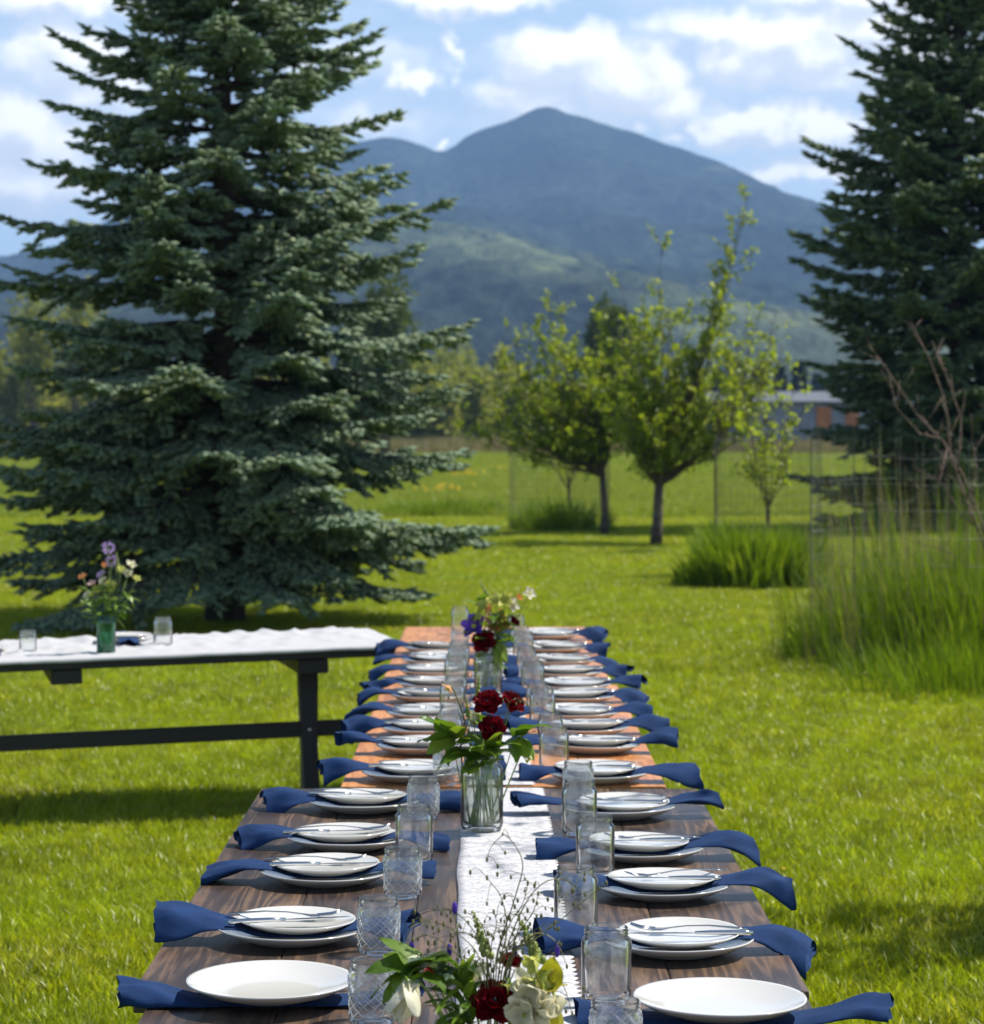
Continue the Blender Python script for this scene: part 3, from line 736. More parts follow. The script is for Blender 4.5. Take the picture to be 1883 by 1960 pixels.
# willow shrubs along the far edge of the meadow
wl = [(590, 690, 205), (660, 668, 214), (735, 690, 205), (790, 672, 216), (838, 655, 222), (885, 660, 208), (925, 640, 225), (960, 690, 204), (1010, 700, 215), (1075, 720, 206), (1150, 712, 220), (1225, 730, 208), (1310, 735, 222),
      (20, 610, 190), (-60, 600, 196), (95, 665, 200), (180, 690, 204), (300, 690, 210), (420, 700, 206), (510, 690, 212), (775, 690, 178), (820, 705, 172), (862, 682, 180), (905, 700, 174), (948, 692, 182), (1000, 715, 176), (700, 705, 176)]
spots = ['behind the left spruce', 'right beside the left spruce', 'between the left spruce and the apple trees', 'left of the small apple tree', 'seen through the apple trees']
for i, (x, top, Y) in enumerate(wl):
    p = at(x, 815, Y); h = at(x, top, Y).z
    lab = ('olive brown willow shrub at the meadow edge, number %s from the left' % ['', 'first', 'second', 'third', 'fourth', 'fifth', 'sixth', 'seventh', 'eighth', 'ninth', 'tenth', 'eleventh', 'twelfth', 'thirteenth', 'fourteenth', 'fifteenth', 'sixteenth', 'seventeenth', 'eighteenth', 'nineteenth', 'twentieth', 'twenty-first', 'twenty-second', 'twenty-third', 'twenty-fourth', 'twenty-fifth', 'twenty-sixth', 'twenty-seventh'][1 + sorted(range(len(wl)), key=lambda q: wl[q][0]).index(i)])
    crown_tree('willow_shrub', (p.x, Y, 0), h, 4.2 + random.random() * 1.6, lab, 'shrub', M['willow'], 2600, .85, 100 + i, 'willow shrubs along the far meadow edge', 'willow', False)
# bigger trees
for i, (x, top, Y, w, mt, lab) in enumerate([
    (70, 512, 175, 5.2, 'willow', 'tall thin leaved tree at the far left behind the big spruce'), (150, 520, 185, 4.6, 'willow', 'second tall tree at the far left, nearer the big spruce'),
    (735, 495, 120, 3.6, 'dark_tree', 'dark green broadleaf tree rising just right of the big spruce'), (690, 540, 122, 2.8, 'dark_tree', 'dark green broadleaf tree half hidden by the big spruce'),
    (1180, 530, 150, 3.4, 'dark_tree', 'dark tree whose top shows above the apple trees'), (1150, 560, 160, 3.0, 'dark_tree', 'dark tree just left of the one above the apple trees')]):
    p = at(x, 815, Y); crown_tree('deciduous_tree', (p.x, Y, 0), at(x, top, Y).z, w, lab, 'tree', M[mt], 2600, .38, 200 + i)
fx = [(1290, 688, 260), (1330, 700, 250), (1372, 705, 262), (1412, 690, 255), (1450, 698, 266), (1492, 700, 252), (1530, 690, 258), (1566, 715, 262), (960, 672, 260), (985, 690, 270)]
for i, (x, top, Y) in enumerate(fx):
    p = at(x, 815, Y)
    lab = 'distant dark fir behind the long shed, %s from the left' % ['first', 'second', 'third', 'fourth', 'fifth', 'sixth', 'seventh', 'eighth'][i] if i < 8 else ['distant dark fir left of the apple trees, the taller one', 'distant dark fir left of the apple trees, the shorter one'][i - 8]
    crown_tree('fir_tree', (p.x, Y, 0), at(x, top, Y).z, 3.6, lab, 'tree', M['fir'], 1200, .6, 300 + i, 'firs behind the long shed' if i < 8 else 'firs left of the apple trees', 'fir', True, .02)

# ---- long low shed
root = empty('shed', (0, 158, 0)); tag(root, 'long low grey shed with a pale metal roof and rust orange doors', 'building')
x0, x1 = at(1362, 0, 158).x, at(1640, 0, 158).x; wz = at(0, 772, 158).z; rz_ = at(0, 752, 158).z
mw = simple('grey_siding', (0.22, 0.25, 0.29), 0.7, 0.3, .15, 1.2); mr = simple('metal_roof', (0.11, 0.125, 0.15), 0.7, 0.4, .1, .6); mo = simple('rust_orange_door', (0.42, 0.17, 0.07), 0.7, 0.3, .2, 2)
MB().box(((x0 + x1) / 2, 2.5, wz / 2), (x1 - x0, 5, wz)).build('wall', mw, root)
rm = MB(); hw = (x1 - x0) / 2 + .3; cx = (x0 + x1) / 2
rm.add([(cx - hw, -.4, wz), (cx + hw, -.4, wz), (cx + hw, 2.5, rz_), (cx - hw, 2.5, rz_), (cx + hw, 5.4, wz), (cx - hw, 5.4, wz), (cx - hw, -.4, wz + .12), (cx + hw, -.4, wz + .12), (cx + hw, 2.5, rz_ + .12), (cx - hw, 2.5, rz_ + .12), (cx + hw, 5.4, wz + .12), (cx - hw, 5.4, wz + .12)],
       [(0, 1, 7, 6), (6, 7, 8, 9), (9, 8, 10, 11), (11, 10, 4, 5), (1, 4, 10, 8, 7), (0, 6, 9, 11, 5), (0, 3, 2, 1), (3, 5, 4, 2)])
rm.build('roof', mr, root)
for xa, w in ((1366, .7), (1562, .9), (1618, .8)): MB().box((at(xa, 0, 158).x + w / 2, -.06, wz * .46), (w, .1, wz * .92)).build('door', mo, root)
for xa in (1420, 1470, 1515):
    f = MB().box((at(xa, 0, 158).x, -.03, wz * .62), (.9, .06, .7)).build('window', simple('window_frame', (.6, .6, .6)), root); MB().box((at(xa, 0, 158).x, -.07, wz * .62), (.76, .02, .56)).build('pane', simple('dark_pane', (.03, .04, .05), .1), f)

# ================================================================ WIRE CAGES, TALL GRASS, BARE SHRUB
def cage(c, rad, h, vstep, hstep, label, posts, wr=.0022, mat='wire'):
    root = empty('wire_cage', (c[0], c[1], 0)); tag(root, label, 'fence', 'wire cages round the young trees')
    m = MB(); n = int(2 * math.pi * rad / vstep); rd = random.Random(int(c[1] * 10))
    wob = [1 + rd.uniform(-.03, .03) for k in range(n)]
    for k in range(n):
        a = 6.2832 * k / n; q = wob[k] * rad
        m.tube([(q * math.cos(a), q * math.sin(a), 0), (q * math.cos(a) * 1.01, q * math.sin(a) * 1.01, h * .5), (q * math.cos(a), q * math.sin(a), h + rd.uniform(-.02, .02))], wr, 3, False)
    z = .05
    while z < h:
        pts = [(wob[k % n] * rad * math.cos(6.2832 * k / n), wob[k % n] * rad * math.sin(6.2832 * k / n), z + rd.uniform(-.008, .008)) for k in range(n + 1)]
        m.tube(pts, wr, 3, False); z += hstep
    m.build('wire_mesh', M[mat], root)
    for a in posts:
        pm = MB(); pm.tube([(rad * 1.02 * math.cos(a), rad * 1.02 * math.sin(a), 0), (rad * 1.02 * math.cos(a), rad * 1.02 * math.sin(a), h + .05)], .0038, 6); pm.build('post', M['wire'], root)
    return root
cage((1.08, 41.6), .78, 1.45, .10, .10, 'faint wire cage round the small thin apple tree on the left', [3.3, 0.1], .0024)
cage((3.02, 28.6), .56, 1.62, .06, .10, 'narrow wire cage in the tall grass round the young sparse apple tree', [3.0, -.2], .0015)
cage((3.42, 18.6), 1.12, 1.62, .15, .18, 'wide wire cage round the bare shrub at the right edge', [3.02, 3.75, -1.2], .0011, 'wire_light')

def tall_grass(name, c, rx, ry, n, h, label, seed, w=.011, flop=.55, mat='tall_grass', dens=.5):
    r = np.random.default_rng(seed); a = r.uniform(0, 6.28, n); q = r.uniform(0, 1, n) ** dens
    q = q * (1 + .35 * (vnoise(np.cos(a) * 2 + 30, np.sin(a) * 2 + 30, seed + 9, 3) - .5) * 2)
    P = np.stack([c[0] + rx * q * np.cos(a), c[1] + ry * q * np.sin(a), 0 * a], -1)
    keep = vnoise(P[:, 0] * 5 + 80, P[:, 1] * 5 + 10, seed + 4, 3) > .35 + .24 * q
    P, q, a = P[keep], q[keep], a[keep]; n = len(P)
    Hh = h * (1.0 - .55 * np.clip(q, 0, 1.15) ** 4) * r.uniform(.55, 1.1, n) * (.7 + .6 * vnoise(P[:, 0] * 4 + 60, P[:, 1] * 4, seed, 3))
    ln = np.stack([np.cos(a) * q, np.sin(a) * q, 0 * a], -1) * .7 + rand_lean(n, .6)
    V, Fc = blades(P, Hh, ln, w * r.uniform(.6, 1.2, n), flop)
    o = link(name, np_mesh(name, V, Fc, M[mat])); return tag(o, label, 'grass', kind='stuff')
tall_grass('tall_grass', (2.80, 27.4), .80, .95, 6000, .78, 'dense dark green tall grass clump in the narrow wire cage', 51, .022, .5)
tall_grass('tall_grass', (1.05, 41.4), .85, .9, 3000, .66, 'tall grass inside the faint wire cage on the left', 52, .016)
tall_grass('tall_grass', (3.72, 18.5), 1.50, 2.0, 14000, .95, 'tall grass filling the wide wire cage at the right edge', 53, .011, .42)
tall_grass('tall_grass', (3.35, 16.9), 1.35, 1.5, 5500, .46, 'shorter grass at the foot of the wide wire cage', 55, .008, .6)
tall_grass('tall_grass', (3.35, 18.6), 1.35, 1.7, 1500, 1.55, 'dry seed stalks standing in the wide wire cage', 54, .006, .16, 'dry_grass')
tall_grass('tall_grass', (3.4, 19.0), 1.3, 1.8, 1800, 1.45, 'sparse taller green stems rising through the wide wire cage', 57, .008, .22)
tall_grass('tall_grass', (4.7, 24.0), 1.7, 1.6, 4200, .8, 'long grass between the wide wire cage and the dark spruce', 58, .010, .4)
tall_grass('tall_grass', (-.9, 48.0), 1.6, .9, 3000, .45, 'unmown grass tongue at the lawn edge right of the big spruce', 56, .016)

def shrub():
    root = empty('bare_shrub', at(1905, 815, 17.9) * 1.0); root.location.z = 0; B = root.location.copy(); B.z = 0
    tag(root, 'bare reddish brown shrub with long thin twigs in the wide cage', 'shrub')
    L = [[(1905, 1290), (1900, 1120), (1883, 1010), (1844, 911), (1805, 845), (1756, 795), (1700, 712), (1662, 660)],
         [(1890, 1060), (1850, 960), (1818, 870), (1816, 817), (1805, 757), (1778, 685), (1742, 616)],
         [(1832, 900), (1838, 840), (1839, 801), (1811, 718), (1783, 652)],
         [(1877, 1012), (1839, 988), (1811, 933), (1794, 917), (1750, 895)],
         [(1850, 965), (1868, 900), (1860, 840)], [(1800, 840), (1760, 830), (1715, 780), (1702, 720)],
         [(1905, 1180), (1870, 1090), (1800, 1050), (1740, 1035)], [(1905, 1130), (1930, 980), (1925, 850), (1905, 760)], [(1812, 860), (1796, 930), (1740, 960), (1700, 1010)], [(1905, 1200), (1840, 1130), (1790, 1085)]]
    for i, l in enumerate(L):
        rd = random.Random(i); n = len(l); m = MB(); yy = 17.9 + rd.uniform(-.25, .25)
        pts = [at(x, y, 17.9 + (yy - 17.9) * k / n) - B for k, (x, y) in enumerate(l)]
        if i == 0: pts[0] = Vector((0, 0, 0))
        r0 = .0105 if i < 2 else .0065
        m.tube(pts, [max(.0026, r0 * (1 - .75 * k / (n - 1))) for k in range(n)], 5)
        for k in range(1, n):
            for q in range(3):
                p = pts[k - 1].lerp(pts[k], rd.random())
                m.ball(p + Vector((rd.uniform(-.01, .01), 0, rd.uniform(-.01, .01))), rd.uniform(.006, .012), 5, 3)
            for q in range(2):
                p = pts[k - 1].lerp(pts[k], rd.random()); e = p + Vector((rd.uniform(-.18, .12), rd.uniform(-.1, .1), rd.uniform(.02, .22))); m.tube([p, e], [.003, .0016], 4)
        m.build('stem', M['bark_red'], root, True)
shrub()

# ================================================================ TABLES
TZ = 0.76
def table(name, label, cx, y0, y1, width, mat, nplank, group=None, rounded=False, z=TZ):
    """trestle table of long planks; origin on the grass under its middle"""
    root = empty(name, (cx, (y0 + y1) / 2, 0)); tag(root, label, 'table', group)
    L = y1 - y0; w = width / nplank; th = .038
    for k in range(nplank):
        m = MB(); m.bbox((0, 0, 0), (w - .0014, L - random.uniform(0, .006), th), .002)
        o = m.build('plank', M[mat], root, loc=(-width / 2 + w * (k + .5), random.uniform(-.003, .003), z - th / 2 + random.uniform(-.0012, .0012)))
    dk = M[mat]
    for s in (-1, 1):
        yy = s * (L / 2 - .38)
        MB().bbox((0, 0, 0), (.09, width - .12, .04), .004).build('batten', dk, root, loc=(0, yy, z - th - .022)).rotation_euler = (0, 0, R(90))
        for q in (-1, 1):
            o = MB().bbox((0, 0, 0), (.065, .80, .09), .005).build('leg', dk, root, loc=(q * .20, yy, (z - .06) / 2)); o.rotation_euler = (R(90), 0, 0); o.rotation_euler = (R(90), R(-14 * q), 0)
    MB().bbox((0, 0, 0), (.04, L - .5, .09), .004).build('beam', dk, root, loc=(0, 0, .36))
    return root
table('farm_table', 'dark walnut stained farm table nearest the camera, carrying the front bouquet', -.02, 1.96, 4.395, 1.09, 'walnut', 5, 'long row of farm tables')
table('farm_table', 'dark walnut stained farm table with four place settings on each side', -.035, 4.405, 6.86, 1.14, 'walnut', 5, 'long row of farm tables')
table('farm_table', 'orange brown farm table narrower than the dark ones, next after them', .03, 6.895, 9.60, .86, 'cedar', 4, 'long row of farm tables')
table('farm_table', 'orange brown farm table at the far end of the row beside the white cloth table', .015, 9.61, 12.36, .85, 'cedar', 4, 'long row of farm tables')

# ---- side table standing at an angle, with its cloth
SA = R(13); TILT = 0.022; SO = Vector((-.388, 11.32, 0))
sx_ = Vector((-math.cos(SA), -math.sin(SA), 0)); sy_ = Vector((-math.sin(SA), math.cos(SA), 0)) * 1.0
def side(u, v, z): return SO + sx_ * u + sy_ * v + Vector((0, 0, z - TILT * u))
root = empty('farm_table', SO); tag(root, 'dark trestle table under a white cloth, set at an angle on the left', 'table')
root.rotation_euler = (0, -math.atan(TILT), SA)        # the lawn slopes a little to the left here
for k in range(4):
    MB().bbox((0, 0, 0), (.22, 2.44, .045), .004).build('plank', M['dark_wood'], root, loc=(-1.22, .115 + .223 * k, TZ - .0225)).rotation_euler = (0, 0, R(90))
for u in (.37, 1.42, 2.0):
    MB().bbox((0, 0, 0), (.13, .80, .06), .004).build('batten', M['dark_wood'], root, loc=(-u, .42, TZ - .078))
for u in (.37, 2.0):
    for v, tl in ((.20, -9), (.66, 9)):
        o = MB().bbox((0, 0, 0), (.07, .68, .075), .004).build('leg', M['dark_wood'], root, loc=(-u + (.0 if v < .4 else .075), v, .34)); o.rotation_euler = (R(90 + tl), 0, 0)
    MB().bbox((0, 0, 0), (.05, .86, .05), .004).build('foot', M['dark_wood'], root, loc=(-u, .43, .026))
MB().bbox((0, 0, 0), (.035, 2.16, .068), .004).build('beam', M['dark_wood'], root, loc=(-1.26, .20, .395)).rotation_euler = (0, 0, R(90))
bm_ = MB()
for u in (.44, 2.0): bm_.ball((0, 0, 0), .009, 8, 4)
MB().ball((0, 0, 0), .01, 8, 4).build('bolt', M['steel'], root, True, loc=(-.37, .165, .395))

def cloth_strip(name, rows, mat, thick=.0015):
    """grid of points -> cloth sheet"""
    nr, nc = len(rows), len(rows[0]); m = MB(); m.add([p for r_ in rows for p in r_], [(i * nc + j, i * nc + j + 1, (i + 1) * nc + j + 1, (i + 1) * nc + j) for i in range(nr - 1) for j in range(nc - 1)])
    o = m.build(name, mat, None, True); md = o.modifiers.new('thickness', 'SOLIDIFY'); md.thickness = thick; md.offset = 1; return o
M['cotton'] = cloth_mat('white_cotton', (0.44, 0.44, 0.45), 700, .03, .1)
rows = []
nu = 110
for i in range(nu):
    u = -.012 + 2.46 * i / (nu - 1); r_ = []
    edge = max(0, .03 - u) / .03
    prof = [(-.0035, -.013), (-.005, -.008), (-.004, -.001), (.004, .004)] + [(.03 + .88 * k / 22, .004) for k in range(23)]
    for j, (v, dz) in enumerate(prof):
        nz = vnoise(np.array([u * 17 + 20]), np.array([v * 9 + 30]), 77, 4)[0] - .42
        ridge_ = .05 * max(0, nz) * (1 if 4 < j else .15) * (1.0 if v > .25 else .5) * min(1, max(0, u - .02) / .1)
        bk = .014 * math.exp(-((v - .80) / .10) ** 2) * (.6 + .5 * math.sin(u * 7 + 1) * math.sin(u * 3.1)) * min(1, max(0, u - .02) / .1)
        sag = dz + max(0, ridge_) + max(0, bk)
        if j < 3: sag -= .0008 * math.sin(u * 14) * (j < 2)
        r_.append(side(u, v - (.005 if j < 3 else 0), TZ + sag - (0.0 if u > 0 else .0)))
    rows.append(r_)
# end flap hanging over the right end
flap = []
for d in (.095, .06, .03, .008):
    flap.append([side(-.018 - .004 * math.sin(v_i * .9), (rows[0][k] - SO).dot(sy_), TZ + min(0, (rows[0][k].z - TZ)) - d + .01) for k, v_i in enumerate(range(len(rows[0])))])
tag(cloth_strip('tablecloth', flap + rows, M['cotton']), 'rumpled white cloth spread over the angled side table', 'tablecloth')

# ---- lace runner down the middle
def runner(y0, y1, xl, xr, label, zig):
    rows = []; n = int((y1 - y0) / .012)
    for i in range(n + 1):
        y = y0 + (y1 - y0) * i / n; r_ = []
        a = xl(y) + .004 * math.sin(y * 3.1) + .002 * math.sin(y * 11); b = xr(y) + .003 * math.sin(y * 2.3)
        ph = (y / .036) % 1.0
        zz = .014 * (1 - abs(2 * ph - 1)) if zig else 0
        for j in range(13):
            s = j / 12; x = a + (b - a) * s + (zz if j == 12 else 0)
            nz = vnoise(np.array([x * 14 + 20]), np.array([y * 11 + 30]), 78, 3)[0]
            r_.append(Vector((x, y, TZ + .0025 + .007 * max(0, nz - .5))))
        rows.append(r_)
    return tag(cloth_strip('table_runner', rows, M['lace'], .0012), label, 'table runner')
runner(2.6, 6.84, lambda y: -.062 - .012 * (y - 4.4) / 2, lambda y: .140 - .012 * (y - 4.4) / 2, 'white lace runner with zigzag edge on the dark tables', True)
runner(6.9, 12.2, lambda y: -.075 + .0 * y, lambda y: .105 - .004 * (y - 7), 'white lace runner along the orange brown tables', True)

# ================================================================ TABLEWARE
def lathe_plate(rad, h, foot):
    prof = [(0.0001, .003), (foot * .9, .003), (foot, .0), (foot * 1.04, .003), (rad * .82, h * .42), (rad * .985, h * .93), (rad, h), (rad * .995, h + .0022), (rad * .965, h + .0005), (rad * .80, h * .52 + .003), (foot * 1.02, .0085), (foot * .8, .007), (.0001, .0068)]
    return MB().lathe(prof, 64)
PL_BIG = lathe_plate(.138, .025, .078).mesh('plate', M['china'], True)
PL_SM = lathe_plate(.110, .0175, .066).mesh('plate', M['china'], True)

def napkin_mesh(seed, flip, bare=False):
    """linen band folded lengthwise: flat under the plate, flaring into open ends"""
    rd = random.Random(seed); nu, nc = 54, 30; V = []; Fc = []
    Lo, Li = rd.uniform(.235, .262), rd.uniform(.215, .25)
    flat = rd.random() < .35; rise_o = rd.uniform(-.004, .026); drop_o = rd.uniform(.0, .075); rise_i = rd.uniform(-.006, .018)
    wo, wi = (rd.uniform(.036, .046), rd.uniform(.034, .044)) if flat else (rd.uniform(.044, .066), rd.uniform(.038, .058))
    to, ti = rd.uniform(.007, .022), rd.uniform(.008, .026)
    hang_o, hang_i = (rd.uniform(.004, .024), rd.uniform(.004, .018)) if flat else (rd.uniform(.025, .07), rd.uniform(.015, .045))
    sk_o, sk_i = rd.uniform(-.022, .022), rd.uniform(-.018, .018); yaw = rd.uniform(-.09, .09); tw = rd.uniform(-.25, .25)
    phs = [rd.uniform(0, 6.28) for _ in range(6)]
    for lay in range(2):
        for i in range(nu):
            s = -1 + 2 * i / (nu - 1); u = s * (Lo if s > 0 else Li)
            if lay: u *= .985
            au = abs(u); e = min(1, max(0, (au - .095) / .15)); es = e * e * (3 - 2 * e)
            if bare: zc = .006 + .008 * es + (rise_o if s > 0 else max(0, rise_i)) * es
            else:
                lift = min(1, max(0, (au - .05) / .075)); lift = lift * lift * (3 - 2 * lift)
                zc = .0155 + .0175 * lift
                if s > 0: zc += rise_o * es - drop_o * max(0, (e - .45)) ** 1.6 * 1.6
                else: zc += rise_i * es - .011 * es
            w = .043 + ((wo if s > 0 else wi) - .043) * (.75 * e + .25 * es) - .003 * math.sin(math.pi * min(1, au / .12)) ** 2
            th = .0035 + ((to if s > 0 else ti) - .0035) * es ** 1.4
            hang = (hang_o if s > 0 else hang_i) * (.55 * e ** .85 + .45 * es * es)
            if s < 0: hang = min(hang, max(0, zc - .006))
            if lay: w *= .86; th *= .55
            for k in range(nc):
                a = 2 * math.pi * k / nc; ca, sa = math.cos(a), math.sin(a)
                yv = w * math.copysign(abs(ca) ** .75, ca); zv = th * math.copysign(abs(sa) ** .85, sa)
                fr = max(0, -yv / w)                                    # the side towards the camera
                zz = zc + zv - hang * fr ** 1.6 + es * (.0045 * math.sin(yv * 95 + phs[0] + u * 22) + .0026 * math.sin(yv * 170 + phs[1] - u * 48)) + .004 * max(0, math.sin(yv * 55 + u * 30 + phs[4])) ** 3 * e
                yy = yv - hang * .35 * (-fr if False else -fr * .6) + es * .004 * math.sin(u * 60 + phs[2]) + tw * es * 0
                uu = u + es * (sk_o if s > 0 else sk_i) * (yv / w) + es * .003 * math.sin(yv * 120 + phs[3])
                x_, y_ = uu * math.cos(yaw) - yy * math.sin(yaw), uu * math.sin(yaw) + yy * math.cos(yaw)
                zfloor = .0025 if s < 0 or au < .2 else -.2
                V.append((x_ * flip, y_, max(zz, zfloor)))
        o = lay * nu * nc
        for i in range(nu - 1):
            for k in range(nc):
                q = (o + i * nc + k, o + i * nc + (k + 1) % nc, o + (i + 1) * nc + (k + 1) % nc, o + (i + 1) * nc + k)
                Fc.append(q if flip > 0 else q[::-1])
    me = bpy.data.meshes.new('napkin'); me.from_pydata(V, [], Fc); me.materials.append(M['napkin']); me.shade_smooth(); return me

def knife_parts():
    h = MB(); h.tube([(-.105, 0, .0), (-.09, 0, .001), (-.03, 0, .0015), (0, 0, .001)], [.004, .0052, .0042, .003], 8)
    b = MB(); n = 8; prof = [(0, .003), (.02, .0075), (.07, .009), (.10, .0075), (.118, .002)]
    vs = []; 
    for x, w in prof: vs += [(x, -w * .8, .001), (x, w * .6, .0012), (x, w * .6, .0002), (x, -w * .8, .0008)]
    fs = [(i * 4 + k, i * 4 + (k + 1) % 4, i * 4 + 4 + (k + 1) % 4, i * 4 + 4 + k) for i in range(4) for k in range(4)]
    b.add(vs, fs); return h.mesh('handle', M['steel'], True), b.mesh('blade', M['steel'], True)
def fork_parts():
    h = MB(); pts = [(-.11, 0, .001), (-.09, 0, .0035), (-.04, 0, .0065), (.0, 0, .005), (.03, 0, .001)]; vs = []
    for (x, y, z), w in zip(pts, (.006, .0068, .004, .0028, .0034)): vs += [(x, -w, z), (x, w, z), (x, w * .8, z - .0018), (x, -w * .8, z - .0018)]
    h.add(vs, [(i * 4 + k, i * 4 + (k + 1) % 4, i * 4 + 4 + (k + 1) % 4, i * 4 + 4 + k) for i in range(4) for k in range(4)] + [(3, 2, 1, 0)])
    t = MB(); prof = [(.03, .0034, .001), (.045, .0115, -.002), (.06, .012, -.002)]; vs = []
    for x, w, z in prof: vs += [(x, -w, z), (x, w, z), (x, w, z - .0016), (x, -w, z - .0016)]
    t.add(vs, [(i * 4 + k, i * 4 + (k + 1) % 4, i * 4 + 4 + (k + 1) % 4, i * 4 + 4 + k) for i in range(2) for k in range(4)])
    for k in range(4):
        y = -.0096 + .0064 * k; t.tube([(.058, y, -.0026), (.085, y, .0005), (.102, y * .92, .0065)], [.0021, .0017, .0009], 5)
    return h.mesh('handle', M['steel'], True), t.mesh('tines', M['steel'], True)
KN = knife_parts(); FK = fork_parts()

ORD = ['', 'first', 'second', 'third', 'fourth', 'fifth', 'sixth', 'seventh', 'eighth', 'ninth', 'tenth', 'eleventh', 'twelfth', 'thirteenth', 'fourteenth', 'fifteenth', 'sixteenth']
def setting(x, y, side_, idx, seed, bare=False, far=False, kz=TZ + .001):
    rd = random.Random(seed); sd = 'left' if side_ < 0 else 'right'
    where = '%s from the front, %s side' % (ORD[idx], sd)
    kind = 'dark' if y < 6.87 else 'orange brown'
    nm = link('napkin', napkin_mesh(seed, side_, bare), None, (x + rd.uniform(-.012, .012), y + rd.uniform(-.012, .012), kz)); tag(nm, 'folded navy blue napkin, %s of the table' % where, 'napkin', 'navy napkins at the place settings')
    pl = link('plate', PL_BIG, None, (x, y, kz + (.016 if bare else .0))); pl.rotation_euler = (R(rd.uniform(-1, 1)), R(rd.uniform(-1.2, 1.2)), rd.uniform(0, 6))
    tag(pl, 'large white plate %s, %s' % ('on a napkin' if bare else 'under a napkin', where), 'plate', 'large white plates along the table')
    if bare: return
    dx, dy = rd.uniform(-.012, .012), rd.uniform(-.010, .010)
    zt = kz + .0215
    tp = link('small_plate', PL_SM, None, (x + dx, y + dy, zt)); tp.rotation_euler = (R(rd.uniform(-2.6, 1.2)), R(rd.uniform(-3.0, 3.0)), rd.uniform(0, 6))
    tag(tp, 'smaller white plate on a napkin, %s' % where, 'plate', 'smaller white plates on the napkins')
    for nmx, parts, oy in (('knife', KN, -.030 + rd.uniform(-.012, .012)), ('fork', FK, .022 + rd.uniform(-.014, .014))):
        e = empty(nmx, (x + dx + side_ * rd.uniform(-.005, .03), y + dy + oy, zt + .0205)); e.rotation_euler = (0, R(rd.uniform(-1.2, 1.2)), R(180 if side_ > 0 else 0) + rd.uniform(-.3, .3))
        tag(e, 'steel %s across the smaller plate, %s' % (nmx, where), nmx, '%ss across the smaller plates' % ('knive' if nmx == 'knife' else 'fork'))
        link('handle', parts[0], e); link('blade' if nmx == 'knife' else 'tines', parts[1], e)

ROWS_L = [(-.363, 4.29), (-.372, 4.83), (-.348, 5.45), (-.325, 5.89), (-.315, 6.46), (-.212, 7.02), (-.198, 7.6), (-.205, 8.05), (-.205, 8.45), (-.215, 9.0), (-.205, 9.42), (-.215, 9.9), (-.22, 10.4), (-.235, 10.95)]
ROWS_R = [(.362, 4.16), (.335, 4.72), (.345, 5.29), (.330, 5.75), (.310, 6.36), (.285, 7.0), (.293, 7.62), (.285, 8.05), (.275, 8.45), (.285, 8.98), (.292, 9.36), (.282, 9.85), (.272, 10.32), (.262, 10.95), (.252, 11.62)]
for i, (x, y) in enumerate(ROWS_L): setting(x, y, -1, i + 1, 1000 + i, i == 0)
for i, (x, y) in enumerate(ROWS_R): setting(x, y, 1, i + 1, 1100 + i, i == 0)
# the two settings on the side table
for k, (u, v, lab) in enumerate(((1.13, .62, 'nearer the end of the white cloth'), (1.80, .45, 'left of the green vase'))):
    p = side(u, v, TZ + .006)
    o = link('plate', PL_BIG, None, p); tag(o, 'white plate on the side table, %s' % lab, 'plate', 'plates on the side table')
    n = link('napkin', napkin_mesh(1300 + k, -1 if k else 1), None, p); n.rotation_euler = (0, 0, R(100 + 20 * k)); tag(n, 'navy napkin on the side table plate, %s' % lab, 'napkin', 'napkins on the side table')
    o = link('small_plate', PL_SM, None, p + Vector((.0, 0, .0215))); tag(o, 'smaller white plate on the side table napkin, %s' % lab, 'plate', 'smaller plates on the side table')

